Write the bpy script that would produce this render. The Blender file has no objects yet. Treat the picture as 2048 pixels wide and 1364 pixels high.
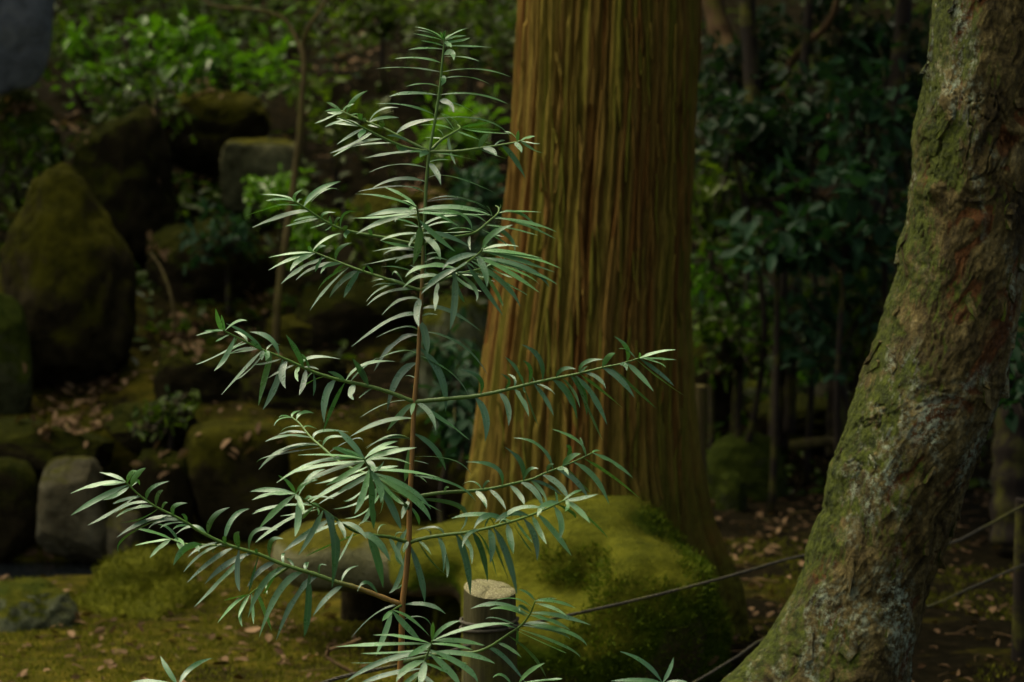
import bpy, math, random
import numpy as np
from mathutils import Vector

# ------------------------------------------------------------------ camera, sky, sun, exposure
scene = bpy.context.scene
LENS, PITCH, CAM_Z = 85.0, 0.1, 1.54
cam_data = bpy.data.cameras.new('camera')
cam = bpy.data.objects.new('camera', cam_data)
scene.collection.objects.link(cam)
cam.location = (0, 0, CAM_Z)
cam.rotation_euler = (math.pi / 2 - PITCH, 0, 0)
cam_data.lens = LENS
cam_data.sensor_width = 36.0
cam_data.clip_start = 0.1
cam_data.clip_end = 500
cam_data.dof.use_dof = True
cam_data.dof.focus_distance = 4.57
cam_data.dof.aperture_fstop = 4.2
cam_data.dof.aperture_blades = 0
scene.camera = cam

SUN_EL, SUN_AZ = math.radians(64), math.radians(-62)      # azimuth measured from +Y towards +X
world = bpy.data.worlds.new('World')
scene.world = world
world.use_nodes = True
wn = world.node_tree
sky = wn.nodes.new('ShaderNodeTexSky')
sky.sky_type = 'NISHITA'
sky.sun_disc = False
sky.sun_elevation = SUN_EL
sky.sun_rotation = SUN_AZ
sky.air_density = 0.45
sky.dust_density = 9.0
sky.ozone_density = 0.0
bg = wn.nodes['Background']
bg.inputs['Strength'].default_value = 0.15
tint = wn.nodes.new('ShaderNodeMix')                       # even, canopy-filtered warmth over the whole sky
tint.data_type = 'RGBA'
tint.blend_type = 'MULTIPLY'
tint.inputs[0].default_value = 1.0
tint.inputs[7].default_value = (1.0, 0.97, 0.80, 1)
wn.links.new(sky.outputs[0], tint.inputs[6])
wn.links.new(tint.outputs[2], bg.inputs['Color'])

sun_data = bpy.data.lights.new('sun', 'SUN')
sun_data.energy = 0.9
sun_data.angle = math.radians(55)
sun_data.color = (1.0, 0.93, 0.78)
sun = bpy.data.objects.new('sun', sun_data)
scene.collection.objects.link(sun)
sd = Vector((math.sin(SUN_AZ) * math.cos(SUN_EL), math.cos(SUN_AZ) * math.cos(SUN_EL), math.sin(SUN_EL)))
sun.rotation_euler = (-sd).to_track_quat('-Z', 'Y').to_euler()

vs = scene.view_settings
vs.view_transform = 'Standard'
vs.look = 'None'
vs.gamma = 1.0
vs.exposure = 0.98
vs.use_curve_mapping = False
scene.cycles.use_denoising = True
scene.cycles.max_bounces = 6
scene.cycles.transparent_max_bounces = 4

# ------------------------------------------------------------------ helpers
FPX = LENS / 36.0 * 2048
CP, SP = math.cos(PITCH), math.sin(PITCH)
CAM = np.array([0, 0, CAM_Z])
FW, UP, RT = np.array([0, CP, -SP]), np.array([0, SP, CP]), np.array([1.0, 0, 0])


def P(px, py, d):
    return CAM + d * (FW + (px - 1024) / FPX * RT - (py - 682) / FPX * UP)


def pxm(d):
    return d / FPX


rng = np.random.default_rng(7)
_T = np.random.default_rng(11).random((64, 64, 64))


def vnoise(p):
    p = np.asarray(p, float)
    i = np.floor(p).astype(int)
    f = p - i
    f = f * f * (3 - 2 * f)
    i &= 63
    j = (i + 1) & 63
    x0, y0, z0 = i[..., 0], i[..., 1], i[..., 2]
    x1, y1, z1 = j[..., 0], j[..., 1], j[..., 2]
    fx, fy, fz = f[..., 0], f[..., 1], f[..., 2]
    a = _T[x0, y0, z0] * (1 - fx) + _T[x1, y0, z0] * fx
    b = _T[x0, y1, z0] * (1 - fx) + _T[x1, y1, z0] * fx
    c = _T[x0, y0, z1] * (1 - fx) + _T[x1, y0, z1] * fx
    e = _T[x0, y1, z1] * (1 - fx) + _T[x1, y1, z1] * fx
    return ((a * (1 - fy) + b * fy) * (1 - fz) + (c * (1 - fy) + e * fy) * fz) * 2 - 1


def fbm(p, o=4):
    p = np.asarray(p, float)
    v, a, t = 0, 1.0, 0
    for k in range(o):
        v = v + a * vnoise(p * 2.03 ** k + 17.3 * k)
        t += a
        a *= 0.5
    return v / t


def sstep(a, b, x):
    t = np.clip((x - a) / (b - a), 0, 1)
    return t * t * (3 - 2 * t)


COL = scene.collection


def tag(o, label=None, cat=None, group=None, kind=None):
    if label: o['label'] = label
    if cat: o['category'] = cat
    if group: o['group'] = group
    if kind: o['kind'] = kind
    return o


def empty(name, loc, label=None, cat=None, group=None):
    o = bpy.data.objects.new(name, None)
    o.empty_display_size = 0.05
    o.location = loc
    COL.objects.link(o)
    return tag(o, label, cat, group)


def mesh_data(name, v, f, mat, smooth=True, uv=None, attr=None):
    me = bpy.data.meshes.new(name)
    me.from_pydata([tuple(x) for x in np.asarray(v, float)] if not isinstance(v, list) else v, [], f)
    if smooth:
        me.polygons.foreach_set('use_smooth', [True] * len(me.polygons))
    if attr is not None:
        a = me.attributes.new('tint', 'FLOAT', 'POINT')
        a.data.foreach_set('value', np.asarray(attr, np.float32))
    if uv is not None:
        l = me.uv_layers.new(name='UVMap')
        vi = np.empty(len(me.loops), int)
        me.loops.foreach_get('vertex_index', vi)
        l.data.foreach_set('uv', np.asarray(uv, np.float32)[vi].ravel())
    me.materials.append(mat)
    me.update()
    return me


def obj(name, v, f, mat, parent=None, loc=None, smooth=True, uv=None, attr=None):
    """one mesh object; verts in world space, loc (or the parent's location) becomes its origin"""
    v = np.asarray(v, float)
    if parent is not None:
        org = np.zeros(3)
        q = parent
        while q is not None:
            org = org + np.array(q.location)
            q = q.parent
        me = mesh_data(name, v - org, f, mat, smooth, uv, attr)
        o = bpy.data.objects.new(name, me)
        o.parent = parent
    else:
        org = np.array(loc) if loc is not None else np.zeros(3)
        me = mesh_data(name, v - org, f, mat, smooth, uv, attr)
        o = bpy.data.objects.new(name, me)
        o.location = org
    COL.objects.link(o)
    return o


class MB:
    def __init__(s):
        s.v, s.f, s.a, s.n = [], [], [], 0

    def add(s, v, f, a=0.0):
        v = np.asarray(v, float)
        s.v.append(v)
        s.f += [tuple(int(i) + s.n for i in q) for q in f]
        s.a.append(np.broadcast_to(np.asarray(a, float), (len(v),)))
        s.n += len(v)

    def build(s, name, mat, parent=None, loc=None, smooth=True):
        return obj(name, np.concatenate(s.v), s.f, mat, parent, loc, smooth, attr=np.concatenate(s.a))


def spline(pts, n):
    """Catmull-Rom through pts (any dimension), n samples"""
    p = np.asarray(pts, float)
    p = np.vstack([2 * p[0] - p[1], p, 2 * p[-1] - p[-2]])
    m = len(p) - 3
    t = np.linspace(0, m - 1e-6, n)
    i = np.floor(t).astype(int)
    u = (t - i)[:, None]
    a, b, c, d = p[i], p[i + 1], p[i + 2], p[i + 3]
    return 0.5 * (2 * b + (c - a) * u + (2 * a - 5 * b + 4 * c - d) * u ** 2 + (3 * b - a - 3 * c + d) * u ** 3)


def frames(pts):
    t = np.gradient(pts, axis=0)
    t /= np.linalg.norm(t, axis=1)[:, None] + 1e-12
    ref = np.array([0.0, 0, 1]) if abs(t[0][2]) < 0.8 else np.array([0.0, -1, 0])
    ns, bs = [], []
    n = ref - t[0] * ref.dot(t[0])
    for k in range(len(pts)):
        n = n - t[k] * n.dot(t[k])
        n /= np.linalg.norm(n) + 1e-12
        ns.append(n.copy())
        bs.append(np.cross(t[k], n))
    return t, np.array(ns), np.array(bs)


def tube(pts, rad, sides=8, cap=True):
    pts = np.asarray(pts, float)
    rad = np.broadcast_to(np.asarray(rad, float), (len(pts),))
    t, n, b = frames(pts)
    a = np.arange(sides) * 2 * math.pi / sides
    v = (pts[:, None] + rad[:, None, None] * (np.cos(a)[None, :, None] * n[:, None] + np.sin(a)[None, :, None] * b[:, None])).reshape(-1, 3)
    f = grid_faces(len(pts), sides)
    if cap:
        f.append(tuple(range(sides))[::-1])
        f.append(tuple(range((len(pts) - 1) * sides, len(pts) * sides)))
    return v, f


def grid_faces(rows, cols, wrap=True):
    f = []
    cc = cols if wrap else cols - 1
    for r in range(rows - 1):
        o = r * cols
        for c in range(cc):
            d = (c + 1) % cols
            f.append((o + c, o + d, o + cols + d, o + cols + c))
    return f


# ------------------------------------------------------------------ materials
def new_mat(name):
    m = bpy.data.materials.new(name)
    m.use_nodes = True
    nt = m.node_tree
    return m, nt, nt.nodes['Principled BSDF']


def nd(nt, t, **kw):
    n = nt.nodes.new(t)
    for k, v in kw.items():
        if k in n.inputs:
            n.inputs[k].default_value = v
        else:
            setattr(n, k, v)
    return n


def ramp(nt, src, stops, mode='LINEAR'):
    r = nt.nodes.new('ShaderNodeValToRGB')
    r.color_ramp.interpolation = mode
    e = r.color_ramp.elements
    while len(e) < len(stops):
        e.new(0.5)
    for k, (p, c) in enumerate(stops):
        e[k].position = p
        e[k].color = tuple(c) + (1,) if len(c) == 3 else c
    nt.links.new(src, r.inputs[0])
    return r.outputs[0]


def noise(nt, vec, scale, detail=5, rough=0.6, dist=0.0):
    n = nd(nt, 'ShaderNodeTexNoise', Scale=scale, Detail=detail, Roughness=rough, Distortion=dist)
    nt.links.new(vec, n.inputs['Vector'])
    return n.outputs['Fac']


def mixc(nt, fac, a, b, blend='MIX'):
    m = nt.nodes.new('ShaderNodeMix')
    m.data_type = 'RGBA'
    m.blend_type = blend
    for s, x in ((m.inputs[0], fac), (m.inputs[6], a), (m.inputs[7], b)):
        if hasattr(x, 'links'):
            nt.links.new(x, s)
        elif isinstance(x, (int, float)):
            s.default_value = x
        else:
            s.default_value = tuple(x) + (1,)
    return m.outputs[2]


def mth(nt, op, a, b=None, clamp=False):
    m = nt.nodes.new('ShaderNodeMath')
    m.operation = op
    m.use_clamp = clamp
    for k, x in enumerate((a, b)):
        if x is None: continue
        if hasattr(x, 'links'):
            nt.links.new(x, m.inputs[k])
        else:
            m.inputs[k].default_value = x
    return m.outputs[0]


def pos(nt):
    g = nt.nodes.new('ShaderNodeNewGeometry')
    return g


def bump(nt, bsdf, h, strength, dist):
    b = nd(nt, 'ShaderNodeBump', Strength=strength, Distance=dist)
    nt.links.new(h, b.inputs['Height'])
    nt.links.new(b.outputs[0], bsdf.inputs['Normal'])


def mat_rock(name, cols, moss_cols=None, moss=0.5, rough=0.92, scale=5.0, bumpd=0.03, spec=0.05, moss2=None):
    """mottled stone; moss grows in patches, thickest on what faces up"""
    m, nt, b = new_mat(name)
    g = pos(nt)
    p = g.outputs['Position']
    n1 = noise(nt, p, scale, 6, 0.65)
    n2 = noise(nt, p, scale * 7, 5, 0.7)
    c = ramp(nt, n1, [(0.3, cols[0]), (0.5, cols[1]), (0.68, cols[2])])
    c = mixc(nt, 0.75, c, ramp(nt, noise(nt, p, scale * 2.3, 6, 0.7, 0.8), [(0.34, (0.35, 0.33, 0.28)), (0.5, (0.95, 0.95, 0.95)), (0.68, (1.5, 1.45, 1.3))]), 'MULTIPLY')
    c = mixc(nt, mth(nt, 'MULTIPLY', ramp(nt, n2, [(0.45, (0, 0, 0)), (0.7, (1, 1, 1))]), 0.35), c, cols[2])
    if moss_cols:
        sx = nt.nodes.new('ShaderNodeSeparateXYZ')
        nt.links.new(g.outputs['Normal'], sx.inputs[0])
        k = mth(nt, 'MULTIPLY', sx.outputs[2], 0.55)
        k = mth(nt, 'ADD', k, noise(nt, p, scale * 0.9, 5, 0.65))
        k = mth(nt, 'ADD', k, moss - 1.0)
        fac = ramp(nt, k, [(0.20, (0, 0, 0)), (0.36, (1, 1, 1))])
        mc = ramp(nt, noise(nt, p, scale * 3.2, 5, 0.7), [(0.3, moss_cols[0]), (0.7, moss_cols[1])])
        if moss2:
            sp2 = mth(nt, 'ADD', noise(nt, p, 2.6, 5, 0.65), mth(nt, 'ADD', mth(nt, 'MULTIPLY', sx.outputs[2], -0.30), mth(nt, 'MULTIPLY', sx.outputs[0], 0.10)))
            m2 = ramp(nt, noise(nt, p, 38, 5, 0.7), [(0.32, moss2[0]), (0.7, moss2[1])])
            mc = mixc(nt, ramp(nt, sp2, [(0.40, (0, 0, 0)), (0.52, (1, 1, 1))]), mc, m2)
        c = mixc(nt, fac, c, mc)
    nt.links.new(c, b.inputs['Base Color'])
    b.inputs['Roughness'].default_value = rough
    b.inputs['Specular IOR Level'].default_value = spec
    h = mth(nt, 'ADD', noise(nt, p, scale * 4, 8, 0.7), mth(nt, 'MULTIPLY', noise(nt, p, scale * 22, 4, 0.7), 0.5))
    bump(nt, b, h, 0.9, bumpd)
    return m


def mat_leaf(name, dark, light, rough=0.45, transl=0.25, spec=0.4):
    """leaf colour varied by the 'tint' attribute of each leaf"""
    m, nt, b = new_mat(name)
    at = nd(nt, 'ShaderNodeAttribute', attribute_name='tint')
    c = mixc(nt, at.outputs['Fac'], dark, light)
    nt.links.new(c, b.inputs['Base Color'])
    b.inputs['Roughness'].default_value = rough
    b.inputs['Specular IOR Level'].default_value = spec
    if transl > 0:
        t = nt.nodes.new('ShaderNodeBsdfTranslucent')
        nt.links.new(mixc(nt, 1.0, c, (1.3, 1.5, 0.5), 'MULTIPLY'), t.inputs['Color'])
        mx = nd(nt, 'ShaderNodeMixShader', Fac=transl)
        nt.links.new(b.outputs[0], mx.inputs[1])
        nt.links.new(t.outputs[0], mx.inputs[2])
        nt.links.new(mx.outputs[0], nt.nodes['Material Output'].inputs['Surface'])
    return m


MOSS_A, MOSS_B = (0.028, 0.032, 0.003), (0.10, 0.105, 0.010)
MOSS_G1, MOSS_G2 = (0.018, 0.035, 0.003), (0.07, 0.115, 0.008)
M = {}
M['rock_dark'] = mat_rock('dark stone', [(0.009, 0.008, 0.003), (0.020, 0.017, 0.007), (0.042, 0.034, 0.015)], ((0.010, 0.016, 0.002), (0.050, 0.054, 0.005)), 0.60)
M['rock_moss'] = mat_rock('mossy stone', [(0.014, 0.012, 0.005), (0.032, 0.027, 0.011), (0.062, 0.052, 0.023)], ((0.018, 0.021, 0.002), (0.082, 0.080, 0.006)), 0.70)
M['rock_green'] = mat_rock('green mossy stone', [(0.03, 0.034, 0.016), (0.05, 0.06, 0.026), (0.08, 0.085, 0.045)], ((0.012, 0.022, 0.002), (0.050, 0.068, 0.008)), 0.78)
M['rock_pale'] = mat_rock('pale stone', [(0.035, 0.032, 0.016), (0.085, 0.078, 0.044), (0.17, 0.165, 0.105)], (MOSS_A, (0.12, 0.12, 0.03)), 0.34)
M['rock_sage'] = mat_rock('sage stone', [(0.07, 0.075, 0.032), (0.13, 0.135, 0.066), (0.20, 0.20, 0.11)], (MOSS_A, (0.13, 0.125, 0.012)), 0.42, scale=4)
M['rock_blue'] = mat_rock('blue grey stone', [(0.14, 0.165, 0.20), (0.20, 0.235, 0.28), (0.26, 0.30, 0.35)], None)
M['rock_lichen'] = mat_rock('lichen stone', [(0.05, 0.06, 0.03), (0.12, 0.14, 0.07), (0.26, 0.29, 0.19)], (MOSS_G1, MOSS_B), 0.50)
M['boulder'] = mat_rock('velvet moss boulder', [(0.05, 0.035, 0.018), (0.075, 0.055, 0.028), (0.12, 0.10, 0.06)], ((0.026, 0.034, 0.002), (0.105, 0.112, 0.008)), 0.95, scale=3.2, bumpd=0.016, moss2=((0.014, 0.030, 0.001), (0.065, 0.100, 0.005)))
M['boulder_deep'] = mat_rock('deep green moss', [(0.04, 0.04, 0.012), (0.05, 0.055, 0.012), (0.08, 0.08, 0.03)], ((0.014, 0.026, 0.001), (0.075, 0.105, 0.005)), 1.0, scale=6.0, bumpd=0.035)

# ground: moss, bare soil and crumbs, mixed by the place's own patches
m, nt, b = new_mat('forest ground')
g = pos(nt); p = g.outputs['Position']
sx = nt.nodes.new('ShaderNodeSeparateXYZ'); nt.links.new(p, sx.inputs[0])
moss = ramp(nt, noise(nt, p, 14, 6, 0.7), [(0.3, (0.032, 0.038, 0.003)), (0.5, (0.090, 0.086, 0.008)), (0.72, (0.21, 0.165, 0.020))])
soil = ramp(nt, noise(nt, p, 22, 6, 0.7), [(0.3, (0.006, 0.0055, 0.002)), (0.55, (0.018, 0.015, 0.006)), (0.75, (0.045, 0.033, 0.015))])
k = mth(nt, 'ADD', noise(nt, p, 2.6, 6, 0.65), mth(nt, 'MULTIPLY', sx.outputs[0], -0.10))
k = mth(nt, 'ADD', k, mth(nt, 'MULTIPLY', mth(nt, 'MAXIMUM', mth(nt, 'SUBTRACT', sx.outputs[1], 8.3), 0.0), -0.13))
nt.links.new(mixc(nt, ramp(nt, k, [(0.43, (0, 0, 0)), (0.60, (1, 1, 1))]), soil, moss), b.inputs['Base Color'])
b.inputs['Roughness'].default_value = 0.9
b.inputs['Specular IOR Level'].default_value = 0.03
bump(nt, b, mth(nt, 'ADD', noise(nt, p, 30, 6, 0.7), noise(nt, p, 110, 4, 0.7)), 1.0, 0.025)
M['ground'] = m

M['litter'] = mat_leaf('dead leaves', (0.040, 0.022, 0.008), (0.25, 0.165, 0.085), 0.7, 0.1, 0.1)
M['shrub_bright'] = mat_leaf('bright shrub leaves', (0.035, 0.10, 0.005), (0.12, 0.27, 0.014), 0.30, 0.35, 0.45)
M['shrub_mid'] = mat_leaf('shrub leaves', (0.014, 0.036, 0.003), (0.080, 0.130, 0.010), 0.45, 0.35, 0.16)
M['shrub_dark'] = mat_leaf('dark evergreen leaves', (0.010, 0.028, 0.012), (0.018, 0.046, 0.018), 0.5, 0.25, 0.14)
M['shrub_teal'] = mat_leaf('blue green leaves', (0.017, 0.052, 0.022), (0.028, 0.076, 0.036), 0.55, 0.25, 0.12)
M['canopy'] = mat_leaf('canopy leaves', (0.02, 0.04, 0.008), (0.05, 0.09, 0.018), 0.45, 0.3)


def mat_wood(name, c0, c1, c2, scale=30, stretch=0.08, rough=0.85, bd=0.004):
    m, nt, b = new_mat(name)
    g = pos(nt)
    mp = nd(nt, 'ShaderNodeMapping')
    mp.inputs['Scale'].default_value = (1, 1, stretch)
    nt.links.new(g.outputs['Position'], mp.inputs[0])
    n = noise(nt, mp.outputs[0], scale, 6, 0.7)
    n2 = noise(nt, g.outputs['Position'], 9, 5, 0.65)
    c = ramp(nt, n, [(0.3, c0), (0.55, c1), (0.75, c2)])
    c = mixc(nt, ramp(nt, n2, [(0.5, (0, 0, 0)), (0.68, (0.7, 0.7, 0.7))]), c, MOSS_B)
    nt.links.new(c, b.inputs['Base Color'])
    b.inputs['Roughness'].default_value = rough
    b.inputs['Specular IOR Level'].default_value = 0.2
    bump(nt, b, n, 1.0, bd)
    return m


M['stem_dark'] = mat_wood('dark bark', (0.010, 0.008, 0.006), (0.022, 0.017, 0.011), (0.04, 0.032, 0.02))
M['stem_brown'] = mat_wood('brown bark', (0.05, 0.03, 0.012), (0.10, 0.062, 0.026), (0.15, 0.10, 0.05))
M['stem_olive'] = mat_wood('olive bark', (0.045, 0.036, 0.012), (0.085, 0.068, 0.022), (0.12, 0.10, 0.04))
M['post'] = mat_wood('weathered post', (0.022, 0.022, 0.007), (0.050, 0.048, 0.017), (0.10, 0.095, 0.04), 60, 0.05)
M['rope'] = mat_wood('rope', (0.03, 0.03, 0.022), (0.065, 0.062, 0.045), (0.12, 0.115, 0.085), 120, 1.0)

# ------------------------------------------------------------------ ground and hillside: one sheet
def terrain(x, y):
    x = np.asarray(x, float); y = np.asarray(y, float)
    w = sstep(-0.4, 1.0, x)                                  # 0 on the left, 1 on the right
    y0 = 8.5 * (1 - w) + 9.4 * w
    s = np.maximum(0, y - y0)
    z = (0.30 * (1 - w)) * sstep(0.0, 0.22, y - y0) + 0.30 * s + 0.006 * s * s
    n = fbm(np.stack([x * 0.9, y * 0.9, x * 0 + 3.1], -1), 4)
    n2 = fbm(np.stack([x * 3.1, y * 3.1, x * 0 + 9.7], -1), 4)
    hill = sstep(0, 1.2, s)
    z = z + hill * (0.22 * n + 0.08 * n2) + (1 - hill) * (0.018 * n + 0.022 * n2)
    z = z - 0.16 * sstep(-1.15, -1.5, x) * sstep(7.75, 7.9, y) * (1 - sstep(8.25, 8.4, y))      # drain
    z = z + 0.20 * np.exp(-(((x - 0.70) / 0.42) ** 2 + ((y - 5.25) / 0.5) ** 2))                # mound of the leaning tree
    return z


xs = np.concatenate([np.linspace(-60, -6, 14), np.linspace(-5.5, 5.5, 230), np.linspace(6, 60, 14)])
ys = np.concatenate([np.linspace(-60, 2, 14), np.linspace(2.5, 13, 240), np.linspace(13.3, 34, 60), np.linspace(38, 120, 10)])
gx, gy = np.meshgrid(xs, ys)
gz = terrain(gx, np.minimum(gy, 34))
gv = np.stack([gx, gy, gz], -1).reshape(-1, 3)
ground = obj('ground', gv, grid_faces(len(ys), len(xs), False), M['ground'])
tag(ground, 'mossy forest floor rising into a dark hillside', 'ground', kind='structure')


def gz_at(x, y):
    return float(terrain(np.array([x]), np.array([y]))[0])


# water standing in the stone-edged drain
m, nt, b = new_mat('still dark water')
b.inputs['Base Color'].default_value = (0.006, 0.008, 0.009, 1)
b.inputs['Roughness'].default_value = 0.06
bump(nt, b, noise(nt, pos(nt).outputs['Position'], 18, 2), 0.15, 0.01)
wv = np.array([(-3.2, 7.8, -0.07), (-1.22, 7.8, -0.07), (-1.22, 8.36, -0.07), (-3.2, 8.36, -0.07)])
tag(obj('drain_water', wv, [(0, 1, 2, 3)], m, smooth=False), 'strip of still dark water below the low stone wall', 'water', kind='structure')


# ------------------------------------------------------------------ cedar
def cedar():
    D = 7.0
    rows_px = [(1650, 1165, 560), (1240, 1172, 525), (1160, 1170, 500), (1080, 1166, 480), (1000, 1165, 462), (900, 1165, 440), (800, 1168, 424),
               (700, 1170, 410), (600, 1176, 396), (450, 1190, 378), (300, 1200, 372), (150, 1207, 369), (0, 1211, 367), (-200, 1214, 362), (-900, 1216, 350), (-3000, 1220, 310)]
    rows = np.array([list(P(c, y, D)[[0, 2]]) + [w * pxm(D) / 2] for y, c, w in rows_px])
    order = np.argsort(rows[:, 1])
    rows = rows[order]
    n_up, n_ar = 330, 560
    zz = np.concatenate([np.linspace(rows[0, 1], 2.35, 290), np.linspace(2.37, rows[-1, 1], 40)])
    cx = np.interp(zz, rows[:, 1], rows[:, 0]); rr = np.interp(zz, rows[:, 1], rows[:, 2])
    k = np.ones(9) / 9
    rr[6:-46] = np.convolve(rr, k, 'same')[6:-46]
    base = P(1165, 1165, D)
    th = np.arange(n_ar) * 2 * math.pi / n_ar
    T, Z = np.meshgrid(th, zz)
    ct, st = np.cos(T), np.sin(T)
    warp = 1.0 * fbm(np.stack([ct * 2.2, st * 2.2, Z * 0.55], -1), 3) + 0.7 * fbm(np.stack([ct * 7, st * 7, Z * 1.7 + 4], -1), 3) + 0.16 * fbm(np.stack([ct * 12, st * 12, Z * 7 + 4], -1), 2)
    ph = T * 26 + warp * 2.1
    f1 = np.abs(np.sin(ph))                      # 48 long strips
    f2 = np.abs(np.sin((T * 60 + warp * 3.4 + 1.0 + 1.2 * fbm(np.stack([ct * 5, st * 5, Z * 1.2], -1), 2))))
    strip = np.clip(f1 - 0.06, 0, 1) ** 0.36
    amp = 0.55 + 0.45 * vnoise(np.stack([ct * 9, st * 9, Z * 1.3], -1))
    d = 0.032 * strip * (0.55 + 0.45 * amp) + 0.008 * f2 ** 0.6 + 0.012 * fbm(np.stack([ct * 1.5, st * 1.5, Z * 1.2], -1), 3)
    d += 0.0055 * fbm(np.stack([ct * 34, st * 34, Z * 9], -1), 3)
    d -= 0.012 * sstep(0.25, 0.45, vnoise(np.stack([ct * 16, st * 16, Z * 5.5 + 50], -1))) * strip      # strips broken off short
    hp = P(1112, 178, D - 0.28); ha = -math.acos((hp[0] - np.interp(hp[2], zz, cx)) / np.interp(hp[2], zz, rr)) % (2 * math.pi)
    d -= 0.045 * np.exp(-((T - ha) / 0.035) ** 2 - ((Z - hp[2]) / 0.035) ** 2)      # old knot hole
    flare = np.exp(-np.clip(Z - base[2], 0, None) / 0.28)
    lob = 0.5 + 0.5 * np.cos(T * 5 + 0.6 + 0.8 * np.sin(T * 2))
    R = rr[:, None] - 0.036 + d + flare * (lob ** 2 * 0.12 + 0.9 * d) - flare * 0.035
    V = np.stack([cx[:, None] + R * ct, base[1] + R * st, Z], -1).reshape(-1, 3)
    sid = np.floor(ph / math.pi) % 52
    hsh = np.modf(np.abs(np.sin(sid * 12.9898 + np.floor(Z * 1.4 + 7 * np.sin(sid * 3.3)) * 4.1)) * 43758.5453)[0]
    tint = (0.28 * hsh + 0.34 + 0.5 * fbm(np.stack([ct * 11, st * 11, Z * 0.9 + 8], -1), 3) * 1.6).clip(0, 1).ravel()
    m, nt, b = new_mat('cedar bark')
    at = nd(nt, 'ShaderNodeAttribute', attribute_name='tint')
    g = pos(nt)
    mp = nd(nt, 'ShaderNodeMapping'); mp.inputs['Scale'].default_value = (1, 1, 0.10)
    nt.links.new(g.outputs['Position'], mp.inputs[0])
    fine = noise(nt, mp.outputs[0], 120, 5, 0.7)
    c = ramp(nt, at.outputs['Fac'], [(0.06, (0.125, 0.062, 0.014)), (0.28, (0.168, 0.108, 0.024)), (0.52, (0.170, 0.130, 0.024)), (0.82, (0.130, 0.126, 0.017))])
    c = mixc(nt, 0.55, c, ramp(nt, fine, [(0.32, (0.12, 0.11, 0.09)), (0.5, (0.9, 0.9, 0.88)), (0.68, (1.6, 1.55, 1.5))]), 'MULTIPLY')
    sxx = nt.nodes.new('ShaderNodeSeparateXYZ'); nt.links.new(g.outputs['Position'], sxx.inputs[0])
    low = mth(nt, 'MULTIPLY', mth(nt, 'SUBTRACT', 0.75, sxx.outputs[2], True), 0.9)
    k2 = mth(nt, 'ADD', mth(nt, 'SUBTRACT', noise(nt, g.outputs['Position'], 5, 5, 0.65), 0.62), low)
    c = mixc(nt, ramp(nt, k2, [(0.0, (0, 0, 0)), (0.35, (0.85, 0.85, 0.85))]), c, ramp(nt, noise(nt, g.outputs['Position'], 40, 5, 0.7), [(0.35, (0.020, 0.026, 0.003)), (0.65, (0.095, 0.105, 0.012))]))
    nt.links.new(c, b.inputs['Base Color'])
    b.inputs['Roughness'].default_value = 0.85
    b.inputs['Specular IOR Level'].default_value = 0.06
    bump(nt, b, fine, 1.0, 0.006)
    root = empty('cedar_tree', (base[0], base[1], 0.0), 'massive straight cedar with stringy ridged orange brown bark behind the sapling', 'tree')
    obj('trunk', V, grid_faces(len(zz), n_ar), m, root, attr=tint)
    # loose strips of bark, lifting at their ends
    r9 = np.random.default_rng(31)
    todo = [(1112, 105, 1122, 160, 10), (1104, 255, 1112, 285, 6), (1243, 40, 1256, 92, 5), (1262, 500, 1268, 560, 5)]
    for _ in range(110):
        x_, y_ = r9.uniform(1000, 1385), r9.uniform(-20, 1000)
        todo.append((x_, y_, x_ + r9.normal(0, 5), y_ + r9.uniform(60, 260), r9.uniform(4, 9)))
    Rg, nz_ = R, len(zz)
    for (px0, py0, px1, py1, w) in todo:
        pts, n7 = [], 9
        ok = True
        for u in np.linspace(0, 1, n7):
            q = P(px0 + (px1 - px0) * u, py0 + (py1 - py0) * u, D - 0.28)
            iz = int(np.clip(np.searchsorted(zz, q[2]), 0, nz_ - 1))
            c_ = (q[0] - cx[iz]) / rr[iz]
            if abs(c_) > 0.93: ok = False; break
            a_ = -math.acos(c_) % (2 * math.pi)
            r_ = Rg[iz, int(a_ / (2 * math.pi) * n_ar) % n_ar] * 0.4 + (rr[iz] + 0.001) * 0.6 + 0.003 + 0.010 * abs(u - 0.5) ** 2 * 4 * r9.random()
            pts.append((cx[iz] + r_ * math.cos(a_), base[1] + r_ * math.sin(a_), q[2]))
        if not ok: continue
        pts = np.array(pts)
        wd = w * pxm(D) * 0.5 * np.clip(np.sin(np.linspace(0.25, 2.85, n7)) * 1.2, 0.1, 1) * r9.uniform(0.8, 1.2, n7)
        nrm = pts - np.stack([np.interp(pts[:, 2], zz, cx), np.full(n7, base[1]), pts[:, 2]], 1)
        nrm /= np.linalg.norm(nrm, axis=1)[:, None]
        sd_ = np.cross(nrm, [0, 0, 1.0])
        v = np.stack([pts - sd_ * wd[:, None] - nrm * 0.004, pts - sd_ * wd[:, None] * .8, pts + nrm * 0.002, pts + sd_ * wd[:, None] * .8, pts + sd_ * wd[:, None] - nrm * 0.004], 1).reshape(-1, 3)
        obj('bark_strip', v, grid_faces(n7, 5, False), m, root, attr=np.full(len(v), r9.uniform(0.1, 0.95)))
    return root, base


CEDAR, CEDAR_BASE = cedar()


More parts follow.
